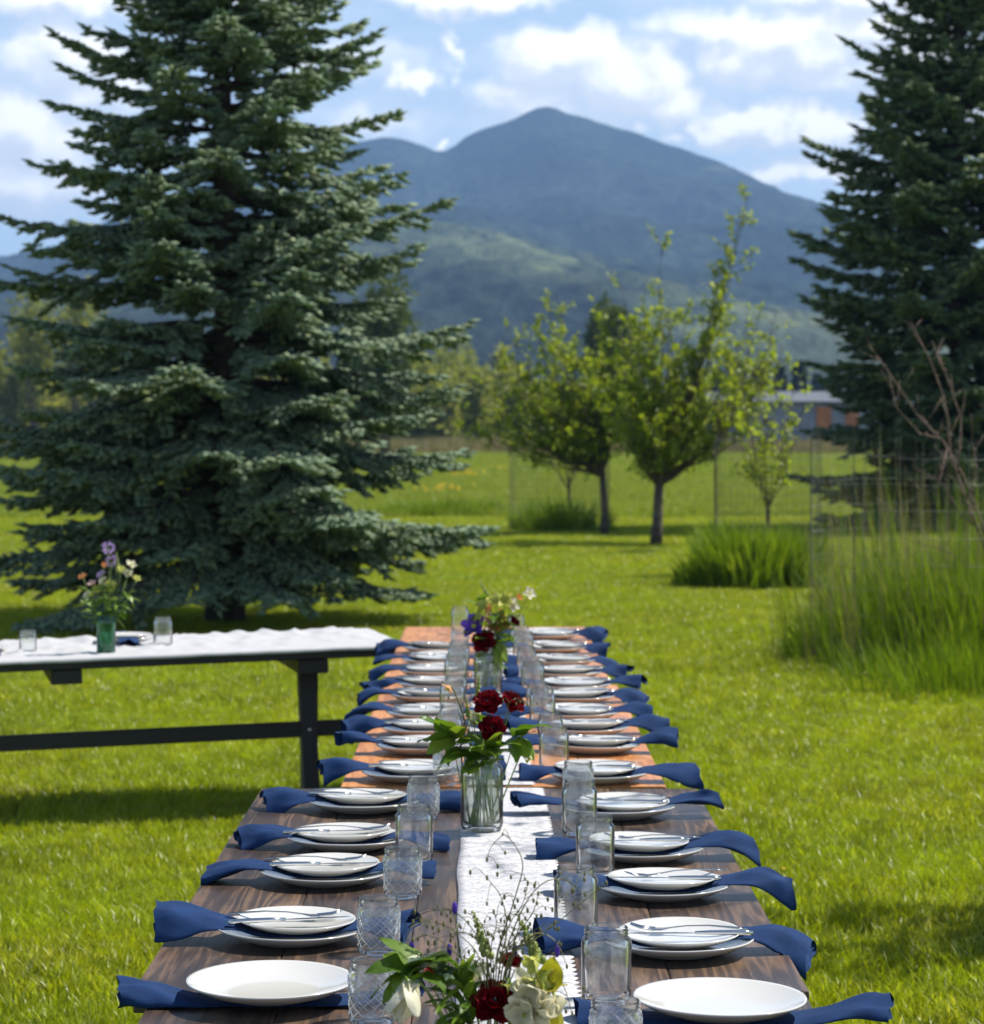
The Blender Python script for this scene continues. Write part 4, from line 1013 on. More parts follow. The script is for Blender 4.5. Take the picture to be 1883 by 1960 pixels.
# ---- jars
def jar_mesh(r, h, neck, kind):
    out = [(.0001, .006), (r * .70, .005), (r * .80, 0.0), (r * .93, .003), (r * .985, .012)]
    sh = h * .80 if kind != 'jelly' else h * .80
    nb = 60 if kind == 'jelly' else 10
    zs = np.linspace(.016, sh, nb)
    tp = (lambda z: 0.955 + .045 * z / sh) if kind == 'jelly' else (lambda z: 1.0)
    out += [(r * tp(z), z) for z in zs]
    if kind == 'jelly': out += [(r * 1.0, sh + .003)]
    else: out += [(r * .985, sh + h * .03), (r * .93, sh + h * .055)]
    z0 = out[-1][1]; nk = neck
    out += [(nk, z0 + .003), (nk * .985, z0 + .006)]
    zz = z0 + .006
    while zz < h - .006:
        out += [(nk * .985, zz), (nk * 1.035, zz + .0015), (nk * .985, zz + .003)]; zz += .0048
    out += [(nk * .985, h - .003), (nk * 1.0, h - .001), (nk * .985, h), (nk * .955, h - .0015)]
    n_out = len(out); t = .0026
    inn = [(nk * .95, h - .006), (nk * .945, z0 + .004), ((r - t) * .92, z0 - .004), (r * tp(sh * .9) - t, sh * .92), (r * tp(.03) - t, .03), (r * .88 - t, .012), (r * .6, .0095), (.0001, .0105)]
    prof = out + inn
    n = 160 if kind == 'jelly' else 40
    def fr(i, k, rr, z):
        if kind == 'jelly' and 5 <= i < 5 + nb and i < n_out:
            u = k / n * 10; v = (z - .016) / (sh - .016) * 3.6
            d = min(abs((u + v) % 1 - .5), abs((u - v) % 1 - .5))
            return rr - .0008 + .0026 * math.exp(-(d / .11) ** 2) * (1 if .03 < v / 3.6 < .97 else .3)
        if kind != 'jelly' and 4 < i < n_out: return rr * (1 + .003 * math.sin(k / n * 12.56 + z * 40))
        return rr
    mb = MB().lathe(prof, n, fr=fr); nf = len(mb.f)
    if kind == 'jelly':                                                  # raised crossing ridges pressed into the wall
        for k in range(11):
            for s_ in (-1, 1):
                a0 = 2 * math.pi * k / 11; pts = []
                for q in range(13):
                    t_ = q / 12; z_ = .014 + (sh - .020) * t_; a = a0 + s_ * t_ * 2 * math.pi * 3.6 / 11 * .9; rr = r * tp(z_) + .0004
                    pts.append((rr * math.cos(a), rr * math.sin(a), z_))
                mb.tube(pts, .00075, 4, False)
    me = mb.mesh('jar', M['pressed_glass' if kind == 'jelly' else 'glass'], True)
    if kind == 'jelly':
        me.materials.append(M['ridge_glint_glass'])
        for p in me.polygons[nf:]: p.material_index = 1
    return me
JAR = {'jelly': jar_mesh(.0385, .100, .0355, 'jelly'), 'pint': jar_mesh(.0415, .126, .0355, 'pint'), 'half': jar_mesh(.0375, .098, .0345, 'half')}
J_L = [(-.190, 4.16, 'jelly'), (-.204, 4.71, 'jelly'), (-.180, 5.27, 'jelly'), (-.169, 5.68, 'pint'), (-.166, 6.33, 'jelly'), (-.117, 6.93, 'jelly'), (-.125, 7.5, 'pint'), (-.123, 8.0, 'half'), (-.128, 8.45, 'pint'), (-.122, 8.95, 'half'), (-.130, 9.4, 'pint'), (-.126, 9.9, 'pint'), (-.128, 10.4, 'half'), (-.135, 11.0, 'jelly'), (-.146, 11.95, 'pint')]
J_R = [(.183, 3.87, 'jelly'), (.188, 4.30, 'pint'), (.157, 4.89, 'pint'), (.218, 5.53, 'pint'), (.203, 6.08, 'pint'), (.218, 6.62, 'jelly'), (.170, 7.18, 'pint'), (.172, 7.72, 'half'), (.158, 8.2, 'pint'), (.150, 8.65, 'half'), (.142, 9.15, 'pint'), (.138, 9.6, 'jelly'), (.132, 10.05, 'half'), (.125, 10.5, 'pint'), (.120, 11.1, 'jelly'), (.110, 11.8, 'half')]
KL = {'jelly': 'short glass jar with diamond pattern', 'pint': 'tall smooth glass jar', 'half': 'short smooth glass jar'}
for sd, LST in (('left', J_L), ('right', J_R)):
    for i, (x, y, k) in enumerate(LST):
        o = link('glass_jar', JAR[k], None, (x, y, TZ + .001)); o.rotation_euler = (0, 0, random.uniform(0, 6))
        tag(o, '%s, %s from the front in the %s row' % (KL[k], ORD[i + 1], sd), 'jar', 'drinking jars along the table')
for u, v, lab in ((.99, .42, 'right of the flower vase'), (1.98, .50, 'left of the flower vase'), (1.58, .33, 'close beside the flower vase')):
    o = link('glass_jar', JAR['half' if u > 1.2 else 'pint'], None, side(u, v, TZ + .005)); tag(o, 'clear glass jar on the side table, %s' % lab, 'jar', 'jars on the side table')

# ================================================================ FLOWERS
def pet(c1, c2, name, trans=.3, rough=.5):
    return leafy(name, c1, c2, None, trans, rough, .3, None, (1.1, 1.05, .9))
FM = {'red': pet((.10, .002, .006), (.19, .005, .012), 'dark_red_petals', .25, .38), 'white': pet((.62, .60, .42), (.74, .72, .58), 'cream_petals', .35),
      'lime': pet((.38, .42, .06), (.56, .58, .16), 'pale_green_bells', .35), 'orange': pet((.62, .25, .08), (.75, .40, .18), 'orange_petals', .3),
      'purple': pet((.08, .03, .36), (.15, .07, .52), 'purple_petals', .3), 'mauve': pet((.36, .24, .52), (.48, .36, .62), 'mauve_petals', .3), 'pink': pet((.55, .30, .32), (.66, .42, .42), 'pink_petals', .3),
      'leaf': leafy('bouquet_leaves', (.08, .16, .014), (.15, .25, .025), (.24, .32, .04), .42, .4, .5), 'leaf_blue': leafy('grey_green_leaves', (.10, .16, .10), (.15, .21, .14), None, .28, .5, .4),
      'leaf_yellow': leafy('yellow_green_leaves', (.30, .30, .02), (.38, .36, .04), None, .45, .45, .4), 'stem': simple('green_stems', (.20, .28, .07), .5, .4, .3, 30), 'wiry': simple('wiry_stems', (.15, .145, .05), .6, .3, .3, 30),
      'seed': simple('seed_heads', (.14, .14, .05), .6, .3, .4, 200), 'dark': simple('flower_centre', (.012, .004, .006), .6, .3), 'spike': leafy('snapdragon_buds', (.22, .30, .06), (.36, .42, .13), None, .3, .5, .4)}
def petal_mesh(name, L, Wd, cup, mat, curl=.3, tipw=.55):
    """shallow spoon: base at the origin, growing along +z, hollow side towards +x"""
    nu, nv = 6, 5; V = []; Fc = []
    for i in range(nu):
        t = i / (nu - 1); w = Wd * (math.sin(math.pi * min(1, t * .80 + .10)) ** .7 if t < .99 else tipw)
        for j in range(nv):
            s = (j / (nv - 1) - .5); rag = 1 + .05 * math.sin(j * 2.6 + L * 900) * t
            V.append((-cup * math.sin(t * 2.2) * L + s * s * Wd * .9 + curl * L * max(0, t - .7) * -1.0, s * w, L * t * rag))
    for i in range(nu - 1):
        for j in range(nv - 1): Fc.append((i * nv + j, i * nv + j + 1, (i + 1) * nv + j + 1, (i + 1) * nv + j))
    me = bpy.data.meshes.new(name); me.from_pydata(V, [], Fc); me.materials.append(mat); me.shade_smooth(); return me
def axis_q(n): return Vector(n).normalized().to_track_quat('Z', 'Y')

def curve_pts(a, b, bend, n=8):
    a = Vector(a); b = Vector(b); c = a.lerp(b, .5) + Vector(bend)
    return [(1 - t) ** 2 * a + 2 * t * (1 - t) * c + t * t * b for t in [k / (n - 1) for k in range(n)]]
def leaf_mesh(L, Wd, mat, droop=.3, fold=.25, wav=.0):
    nu, nv = 9, 5; V = []; Fc = []
    for i in range(nu):
        t = i / (nu - 1); w = Wd * max(.02, math.sin(math.pi * t ** .75) ** .8)
        for j in range(nv):
            s = j / (nv - 1) - .5
            V.append((L * t, s * w, -droop * L * t * t + fold * abs(s) * w + wav * Wd * math.sin(t * 11 + s * 4)))
    for i in range(nu - 1):
        for j in range(nv - 1): Fc.append((i * nv + j, i * nv + j + 1, (i + 1) * nv + j + 1, (i + 1) * nv + j))
    me = bpy.data.meshes.new('leaf'); me.from_pydata(V, [], Fc); me.materials.append(mat); me.shade_smooth(); return me
def add_leaf(root, at_, direc, L, Wd, mat='leaf', droop=.3, roll=0.0, wav=.0):
    o = link('leaf', leaf_mesh(L, Wd, FM[mat], droop, .25, wav), root, Vector(at_))
    d = Vector(direc).normalized(); q = d.to_track_quat('X', 'Z') @ Quaternion((1, 0, 0), roll); o.rotation_mode = 'QUATERNION'; o.rotation_quaternion = q; return o

def flower(label, cat, base, head, kind, size, face=(0, -.5, .6), bend=(0, 0, 0), seed=0, leafs=0, group=None, stem='stem', colr=None, sr=.0018):
    """one cut stem with its bloom; origin at the cut end in the vase"""
    rd = random.Random(seed); B = Vector(base); Hd = Vector(head)
    root = empty('flower', B); tag(root, label, cat, group); H = Hd - B
    pts = curve_pts((0, 0, 0), H, bend)
    MB().tube(pts, [sr * (1.15 - .3 * k / 8) for k in range(len(pts))], 6).build('stem', FM[stem], root, True)
    n = Vector(face).normalized(); Q = axis_q(n)
    def place(me, nm, ang, open_, off=0.0, sc=1.0, pos=None):
        o = link(nm, me, root, (pos if pos is not None else H) + n * off)
        o.rotation_mode = 'QUATERNION'; o.rotation_quaternion = Q @ Quaternion((0, 0, 1), ang) @ Quaternion((0, 1, 0), -open_); o.scale = (sc, sc, sc); return o
    if kind == 'ranunculus':
        layers = [(5, .10, .34, .62), (6, .30, .52, .72), (7, .62, .72, .82), (7, .95, .90, .95), (6, 1.25, 1.0, 1.0)]
        for li, (k, op, sc, w) in enumerate(layers):
            me = petal_mesh('petal', size * sc, size * .95 * w, .18, FM[colr or 'red'], .15)
            for q in range(k): place(me, 'petal', 6.283 * q / k + li * .5 + rd.uniform(-.15, .15), op + rd.uniform(-.12, .12), -size * .28 + .0 * li)
        MB().ball((0, 0, 0), size * .16, 8, 5).build('centre', FM['dark'], root, True, loc=H + n * size * .02)
    elif kind == 'cup':
        me = petal_mesh('petal', size * 1.5, size * 1.05, .16, FM[colr or 'white'], .1, .25)
        for q in range(3): place(me, 'petal', 2.094 * q, -.02, 0)
        me2 = petal_mesh('petal', size * 1.45, size * 1.0, .22, FM[colr or 'white'], .2, .3)
        for q in range(3): place(me2, 'petal', 2.094 * q + 1.05, .22 + rd.uniform(0, .2), 0)
    elif kind == 'open':
        me = petal_mesh('petal', size, size * .8, .12, FM[colr or 'white'], .3, .4)
        for q in range(5): place(me, 'petal', 1.2566 * q + rd.uniform(-.1, .1), 1.15 + rd.uniform(-.25, .15))
        MB().ball((0, 0, 0), size * .22, 7, 4).build('centre', FM['lime'], root, True, loc=H + n * size * .1)
    elif kind == 'ball':
        me = petal_mesh('petal', size * .5, size * .3, .1, FM[colr or 'mauve'], .2, .4); m = MB()
        for q in range(46):
            d = rand_dirs(1)[0]; o_ = H + Vector(d) * size * .6
            qn = axis_q(d); vs = [qn @ Vector(v.co) + o_ for v in me.vertices]; m.add(vs, [tuple(p.vertices) for p in me.polygons])
        m.build('head', FM[colr or 'mauve'], root, True)
    elif kind == 'spike':                                               # snapdragon: buds stepping up a stalk
        ax = (Vector(face)).normalized(); Ls = size; m = MB(); N = 26
        tipdir = ax
        for k in range(N):
            t = k / N; c = H + tipdir * Ls * t; rr = Ls * .075 * (1 - t * .72)
            a = k * 2.4; sd_ = Vector((math.cos(a), math.sin(a), .15)); bs = c + sd_ * rr * 1.1
            m.ball(bs, rr * 1.05, 7, 4, (1, 1, 1.25))
        m.build('bud_spike', FM[colr or 'spike'], root, True)
        MB().tube([H - tipdir * .002, H + tipdir * Ls], [sr, sr * .4], 5).build('stalk', FM['stem'], root, True)
    elif kind == 'bells':                                               # a stalk carrying hanging bells
        ax = Vector(face).normalized(); me = petal_mesh('petal', size * .42, size * .34, .25, FM[colr or 'white'], .9, .6)
        MB().tube([H, H + ax * size * 1.1], [sr, sr * .5], 5).build('stalk', FM['stem'], root, True)
        for k in range(5):
            c = H + ax * size * (.05 + .24 * k); a = k * 2.2; out = Vector((math.cos(a), -abs(math.sin(a)) * .8 - .2, -.35)).normalized(); qn = axis_q(out)
            bl = MB()
            for q in range(5):
                qq = qn @ Quaternion((0, 0, 1), 1.2566 * q) @ Quaternion((0, 1, 0), -.28)
                bl.add([qq @ (Vector(v.co) * (1.15 - .13 * k)) + c for v in me.vertices], [tuple(p.vertices) for p in me.polygons])
            bl.build('bell', FM[colr or 'white'] if k < 3 else FM['lime'], root, True)
    elif kind == 'columbine':
        me = petal_mesh('petal', size, size * .55, .05, FM[colr or 'orange'], .3, .2)
        for q in range(5): place(me, 'petal', 1.2566 * q, .75 + rd.uniform(-.2, .2))
        me = petal_mesh('petal', size * .7, size * .4, .1, FM['lime'] if colr is None else FM[colr], .1, .3)
        for q in range(5): place(me, 'petal', 1.2566 * q + .6, .3)
    for k in range(leafs):
        t = rd.uniform(.45, .92); i = min(int(t * 7), 6); p = pts[i]
        a = rd.uniform(0, 6.28); add_leaf(root, p, (math.cos(a), math.sin(a), rd.uniform(-.1, .6)), rd.uniform(.035, .07) * (1 if size < .2 else 1.2), rd.uniform(.016, .03), 'leaf', rd.uniform(.1, .5), rd.uniform(-.8, .8), .05)
    return root

def foliage(label, base, tip, leaves_, bend=(0, 0, 0), cat='foliage', mat='leaf', group=None):
    """leafy stem: leaves_ = (t along stem, direction, length, width, droop)"""
    B = Vector(base); root = empty('leafy_stem', B); tag(root, label, cat, group)
    pts = curve_pts((0, 0, 0), Vector(tip) - B, bend, 9); MB().tube(pts, [.002 * (1 - .08 * k) for k in range(9)], 6).build('stem', FM['stem'], root, True)
    for (t, d, L, w, dr) in leaves_:
        f = t * 8; i = min(int(f), 7); add_leaf(root, pts[i].lerp(pts[i + 1], f - i), d, L, w, mat, dr, random.uniform(-.5, .5), .06)
    return root

def wiry(label, base, pts, seed, side=8, group='wiry seed stems in the front bouquet', seedr=.0024):
    """thin dark stem with drooping side threads, each ending in a seed"""
    rd = random.Random(seed); B = Vector(base); root = empty('wiry_stem', B); tag(root, label, 'seed stem', group)
    P = [Vector((0, 0, 0))] + [Vector(p) - B for p in pts]
    Q = []
    for k in range(len(P) - 1):
        p0, p1, p2, p3 = P[max(k - 1, 0)], P[k], P[k + 1], P[min(k + 2, len(P) - 1)]
        for q in range(5):
            t = q / 5; Q.append(.5 * ((2 * p1) + (p2 - p0) * t + (2 * p0 - 5 * p1 + 4 * p2 - p3) * t * t + (3 * p1 - p0 - 3 * p2 + p3) * t ** 3))
    Q.append(P[-1]); m = MB(); m.tube(Q, [.0011 * (1 - .6 * k / len(Q)) for k in range(len(Q))], 4)
    s = MB(); n = len(Q); s.ball(Q[-1], seedr, 6, 4, (.8, .8, 1.7))
    for k in range(side):
        i = rd.randint(int(n * .30), n - 2); p = Q[i]; d = Vector((rd.gauss(0, 1), rd.gauss(0, .6), rd.gauss(.1, .5))).normalized() * rd.uniform(.008, .028)
        e = p + d; e2 = e + Vector((d.x * .3, d.y * .3, -rd.uniform(.002, .009)))
        m.tube([p, p.lerp(e, .6) + Vector((0, 0, .003)), e, e2], [.0006, .0005, .0004, .0004], 3); s.ball(e2, seedr * rd.uniform(.7, 1.15), 6, 4, (.8, .8, 1.6))
        if rd.random() < .5: s.ball(p, seedr * .6, 5, 3)
    m.build('stem', FM['wiry'], root); tag(s.build('seeds', FM['seed'], root, True), kind='stuff'); return root

# ---- vases
VZ = TZ + .005
def quart(): return jar_mesh(.050, .176, .0415, 'quart')
QM = quart()
def vase(loc, label, me=QM, water_r=.046, water_h=.115, mat=None):
    o = link('vase', me, None, loc); tag(o, label, 'vase')
    MB().lathe([(.0001, .0125), (water_r * .85, .0125), (water_r, .022), (water_r, water_h), (.0001, water_h)], 32).build('water', M['water'], o, True)
    return o
# front bouquet ------------------------------------------------
v1 = Vector((.0, 3.60, VZ)); vase(v1, 'glass jar vase below the front bouquet, at the bottom edge', JAR['pint'], .037, .07)
def f1(x, y, d=0.0): return at(x, y, 3.60 + d)
def b1(dx=0.0, dy=0.0): return v1 + Vector((dx, dy, .016))
flower('big dark red ranunculus at the bottom middle of the front bouquet', 'flower', b1(.006), f1(947, 1915, -.01), 'ranunculus', .0345, (.05, -.72, .62), seed=1)
flower('white cup shaped flower at the left of the front bouquet', 'flower', b1(-.012), f1(787, 1878, -.055), 'cup', .037, (-.30, -.35, -.85), (-.03, 0, .10), seed=2, colr='white')
flower('white snapdragon with open bells right of the big dark red bloom', 'flower', b1(.014), f1(1008, 1950, -.03), 'bells', .082, (.20, .0, .98), (0, 0, 0), seed=3)
flower('second white flower low on the right of the front bouquet', 'flower', b1(.018, -.01), f1(1004, 1948, -.03), 'open', .036, (.25, -.8, .35), seed=4, colr='white')
flower('pale green bell flower leaning right in the front bouquet', 'flower', b1(.016, .01), f1(1044, 1872, -.01), 'bells', .052, (-.72, .2, -.2), seed=5, colr='lime')
flower('small cream bloom behind the big dark red bloom', 'flower', b1(.0, .02), f1(900, 1872, .03), 'open', .030, (-.2, -.5, .6), seed=6, colr='white')
flower('green snapdragon bud spike left of the middle in the front bouquet', 'flower', b1(-.004, .01), f1(932, 1830, .02), 'spike', .066, (-.30, .05, .95), seed=7)
flower('green snapdragon bud spike right of the middle in the front bouquet', 'flower', b1(.012, .012), f1(1030, 1838, .02), 'spike', .072, (-.42, .05, .90), seed=8)
flower('cream bloom just above the right edge of the big dark red bloom', 'flower', b1(.01, .004), f1(1004, 1892, -.02), 'open', .030, (.5, -.7, .5), seed=12, colr='white')
flower('white bloom at the bottom edge right of the big dark red bloom', 'flower', b1(.016, .004), f1(1034, 1942, -.03), 'cup', .030, (.35, -.6, .5), seed=13, colr='white')
flower('thick pale bud stalk right of the front bouquet', 'flower', b1(.012, .0), f1(1022, 1860, .0), 'spike', .040, (.10, .05, .95), seed=9, colr='lime')
flower('dark red bloom half hidden behind the green leaves on the left', 'flower', b1(-.01, .02), f1(830, 1860, .05), 'ranunculus', .020, (-.2, -.3, .8), seed=10)
flower('small dark red bloom behind the seed stems', 'flower', b1(.004, .03), f1(978, 1838, .06), 'ranunculus', .019, (.1, -.3, .8), seed=11)
for i, (x, y, tx) in enumerate(((870, 1738, 'upper purple bud left of the seed stems'), (860, 1818, 'lower purple bud left of the seed stems'), (788, 1812, 'purple bud at the far left tip of the front bouquet'), (985, 1818, 'purple bud among the seed stems'), (1066, 1820, 'purple bud at the right of the seed stems'), (1073, 1868, 'purple bud above the yellow leaf'))):
    rt = flower(tx, 'flower', b1(-.006 + .003 * i, .004), f1(x, y + 6, .02), 'none', .01, bend=(-.012, 0, .03), seed=20 + i, sr=.0009, stem='wiry')
    MB().ball((0, 0, 0), .0048, 8, 6, (.8, .8, 1.9)).build('bud', FM['purple'], rt, True, loc=f1(x, y, .02) - Vector(rt.location))
foliage('big glossy green leaves at the left of the front bouquet', b1(-.012), f1(790, 1850, -.01), [(.98, (-.9, -.3, .35), .060, .044, .5), (.95, (-.6, .5, .5), .06, .044, .4), (.9, (-.9, -.5, -.35), .060, .040, .3), (.85, (-.2, -.7, .5), .055, .042, .5), (1.0, (.7, -.3, .45), .06, .044, .4), (.8, (-.7, .2, .8), .055, .042, .6), (.92, (-1, .1, -.05), .065, .042, .5), (.9, (.1, -.4, .9), .055, .042, .8), (.95, (-.5, -.7, .1), .055, .044, .6), (.9, (.5, -.6, .2), .06, .04, .5), (.97, (-.2, .1, .9), .05, .044, 1.0)], (-.02, 0, .045))
foliage('broad grey green leaves behind the white cup flower', b1(-.008, .01), f1(842, 1850, .01), [(.98, (-.5, -.4, .8), .062, .054, .8), (.9, (.7, -.5, .5), .066, .046, .4), (.8, (.6, .5, .6), .07, .036, .5), (.95, (.1, -.8, .3), .05, .03, .4)], (-.01, 0, .03), mat='leaf_blue')
foliage('yellow green leaves at the right of the front bouquet', b1(.014), f1(1050, 1900, -.02), [(.98, (.12, -.25, .95), .060, .036, .1), (.9, (.10, -.4, -.9), .066, .032, .2), (.85, (.6, -.3, -.6), .05, .028, .3), (.95, (.5, -.4, .6), .04, .028, .2)], (.01, 0, .02), mat='leaf_yellow')
lv = []
rdx = random.Random(5)
for k in range(38): lv.append((rdx.uniform(.5, 1), (rdx.uniform(-.8, .5), rdx.uniform(-.7, .3), rdx.uniform(-.1, .9)), rdx.uniform(.032, .06), rdx.uniform(.008, .017), rdx.uniform(.1, .5)))
foliage('ferny narrow leaves in the middle of the front bouquet', b1(-.002), f1(882, 1868, -.01), lv, (-.004, 0, .01))
lv = [(rdx.uniform(.4, 1), (rdx.uniform(-.8, .3), rdx.uniform(-.9, .1), rdx.uniform(-.3, .6)), rdx.uniform(.04, .08), rdx.uniform(.008, .016), rdx.uniform(.2, .6)) for k in range(16)]
foliage('long narrow leaves at the bottom of the front bouquet', b1(-.006), f1(860, 1915, -.02), lv, (-.004, 0, .01))
lv = [(rdx.uniform(.5, 1), (rdx.uniform(-.5, .9), rdx.uniform(-.5, .4), rdx.uniform(-.1, .9)), rdx.uniform(.03, .05), rdx.uniform(.014, .024), rdx.uniform(.1, .5)) for k in range(9)]
foliage('small round leaves behind the white blooms on the right', b1(.008, .015), f1(990, 1880, .03), lv, (.004, 0, .01))
WR = [((945, 1860), (985, 1720), (1000, 1650), (970, 1600), (952, 1607), (938, 1625), (932, 1645)), ((960, 1860), (1000, 1740), (1040, 1690), (1080, 1684), (1105, 1700), (1120, 1712)),
      ((935, 1850), (905, 1780), (868, 1745), (830, 1742), (798, 1756), (780, 1790), (775, 1822)), ((925, 1860), (880, 1790), (840, 1768), (805, 1762)), ((930, 1870), (900, 1850), (850, 1805), (815, 1790), (790, 1800)),
      ((965, 1870), (1010, 1800), (1060, 1770), (1110, 1730), (1160, 1690)), ((955, 1860), (970, 1780), (960, 1720), (940, 1690), (932, 1680)), ((970, 1860), (1020, 1790), (1062, 1800), (1085, 1850)),
      ((975, 1880), (1030, 1830), (1075, 1880), (1095, 1940)), ((950, 1850), (975, 1770), (1000, 1730), (1010, 1690)), ((940, 1850), (930, 1790), (915, 1760), (890, 1745)), ((955, 1855), (990, 1790), (1020, 1745), (1030, 1710)),
      ((932, 1872), (880, 1830), (845, 1812), (800, 1835)), ((960, 1860), (985, 1800), (995, 1760), (985, 1735)), ((945, 1865), (940, 1810), (950, 1770), (945, 1745)), ((965, 1862), (1000, 1810), (1045, 1785), (1062, 1765)), ((937, 1866), (912, 1800), (880, 1785), (862, 1800))]
names = ['tallest wiry seed stem arching over the white runner', 'wiry seed stem arching right across the runner', 'wiry seed stem curling down over the navy napkin on the left', 'wiry seed stem reaching left just under the uppermost curl', 'low wiry seed stem spreading left over the leaves',
         'straight wiry seed stem reaching right in front of a jar', 'wiry seed stem nodding in the middle', 'wiry seed stem drooping right beside the yellow leaf', 'lowest wiry seed stem hanging right of the yellow leaf', 'upright wiry seed stem right of the middle', 'wiry seed stem bending left above the left bud spike', 'upright wiry seed stem under the tallest arch',
         'short wiry seed stem bending over the grey green leaf', 'short wiry seed stem between the two bud spikes', 'short wiry seed stem above the big dark red bloom', 'wiry seed stem leaning right over the right bud spike', 'wiry seed stem bending left over the purple bud']
for i, w in enumerate(WR): wiry(names[i], b1(.002 * (i % 5 - 2), .01), [f1(x, y, .01 * (i % 3)) for x, y in w], 60 + i, 8 if i < 9 else 9)
# middle bouquet -----------------------------------------------
v2 = Vector(((922 - 941.5) / F * 6.12, 6.12, VZ)); vase(v2, 'large clear jar vase with the middle bouquet of dark red flowers', QM, .0465, .118)
def f2(x, y, d=0.0): return at(x, y, 6.12 + d)
def b2(i): a = i * 2.4; return v2 + Vector((.028 * math.cos(a), .028 * math.sin(a), .014))
flower('bright dark red bloom, upper left of the three in the middle bouquet', 'flower', b2(0), f2(932, 1342, -.02), 'ranunculus', .036, (-.1, -.6, .6), seed=31)
flower('dark red bloom at the upper right of the middle bouquet', 'flower', b2(1), f2(982, 1342, .03), 'ranunculus', .033, (.4, -.4, .6), seed=32)
flower('dark red bloom lowest of the three in the middle bouquet', 'flower', b2(2), f2(942, 1392, -.04), 'ranunculus', .034, (.05, -.75, .5), seed=33)
flower('orange columbine arching left above the middle bouquet', 'flower', b2(3), f2(862, 1312, .0), 'columbine', .020, (-.5, -.2, -.6), (-.02, 0, .14), seed=34, stem='wiry')
flower('orange brown columbine low at the left of the middle bouquet', 'flower', b2(4), f2(884, 1385, -.02), 'columbine', .020, (.2, -.4, -.7), (-.02, 0, .06), seed=35, stem='wiry')
flower('green bud spike standing above the red blooms of the middle bouquet', 'flower', b2(5), f2(912, 1342, .02), 'spike', .062, (.12, 0, 1), seed=36)
flower('cream bloom hidden behind the red ones in the middle bouquet', 'flower', b2(6), f2(908, 1388, .03), 'cup', .024, (0, -.3, .9), seed=37)
flower('pale green buds left of the bright red bloom', 'flower', b2(7), f2(896, 1372, .0), 'spike', .045, (-.1, 0, 1), seed=38)
flower('small white flowers hanging right of the middle vase', 'flower', b2(8), f2(1002, 1432, .0), 'bells', .03, (.3, -.2, -.7), (.03, 0, .08), seed=39)
foliage('long green leaf branch spreading left from the middle vase', b2(9), f2(868, 1412, -.02), [(1, (-.75, -.3, .75), .095, .060, .2), (.95, (-.9, -.4, .2), .095, .056, .2), (.9, (-.45, -.5, .85), .095, .056, .2), (.97, (-.6, -.6, -.1), .08, .054, .3), (.93, (.2, -.6, .8), .07, .05, .3), (.85, (.3, -.5, .5), .06, .036, .4), (.95, (-.3, -.5, -.7), .065, .032, .2), (.8, (.6, -.4, .1), .07, .042, .4), (1, (-.2, -.3, .5), .06, .036, .3)], (-.02, 0, .05))
foliage('leaf branch spreading right from the middle vase', b2(10), f2(985, 1405, -.01), [(1, (.85, -.3, .5), .095, .046, .3), (.9, (.55, -.6, -.35), .075, .046, .2), (.95, (.5, -.6, .6), .07, .046, .3), (.85, (.6, -.1, .6), .06, .03, .3), (.8, (.2, -.7, -.1), .06, .036, .4), (.95, (.8, -.3, -.1), .06, .03, .6)], (.02, 0, .04))
foliage('leaves hanging over the left rim of the middle vase', b2(11), f2(895, 1440, -.03), [(1, (-.9, -.3, -.1), .085, .042, .4), (.95, (-.6, -.6, .2), .075, .05, .5), (.98, (.3, -.7, .6), .07, .05, .4), (.9, (-.3, -.6, .5), .05, .036, .4), (.85, (.7, -.5, .3), .05, .034, .4)], (-.005, 0, .04))
foliage('leaves over the right rim of the middle vase', b2(12), f2(945, 1432, -.03), [(1, (.6, -.5, .4), .075, .05, .3), (.95, (-.5, -.6, .3), .075, .05, .3), (.97, (.1, -.6, .9), .07, .048, .3), (.9, (.2, -.6, .7), .06, .036, .3), (.85, (.8, -.3, .5), .055, .03, .3)], (.005, 0, .04))
lv = [(rdx.uniform(.6, 1), (rdx.uniform(-1, 1), rdx.uniform(-.9, -.1), rdx.uniform(-.2, .9)), rdx.uniform(.05, .075), rdx.uniform(.034, .05), rdx.uniform(.1, .5)) for k in range(8)]
foliage('leaves filling the space under the lowest red bloom', b2(15), f2(925, 1415, -.03), lv, (0, 0, .02))
lv = [(rdx.uniform(.6, 1), (rdx.uniform(-1, .6), rdx.uniform(-.7, .3), rdx.uniform(0, .9)), rdx.uniform(.045, .07), rdx.uniform(.028, .044), rdx.uniform(.1, .5)) for k in range(7)]
foliage('leaves behind the red blooms of the middle bouquet', b2(16), f2(935, 1385, .03), lv, (0, 0, .02))
wiry('thin stem with tiny pale buds left of the middle bouquet', b2(13), [f2(905, 1400), f2(890, 1352), f2(858, 1335)], 90, 6, 'thin budded stems in the middle bouquet')
wiry('thin curling stem right of the red blooms of the middle bouquet', b2(14), [f2(960, 1400), f2(975, 1345), f2(998, 1338), f2(1010, 1350)], 91, 5, 'thin budded stems in the middle bouquet')
for k in range(14):
    a = k * 2.1; rt = empty('cut_stem', b2(k + 20)); tag(rt, 'plain green stem standing in the middle vase', 'stem', 'plain stems in the middle vase')
    MB().tube([(0, 0, 0), Vector((-.018 * math.cos(k * 2.4 + 48), -.018 * math.sin(k * 2.4), .09)), Vector((.012 * math.cos(a), .012 * math.sin(a), .175))], .0022, 6).build('stalk', FM['stem'], rt, True)
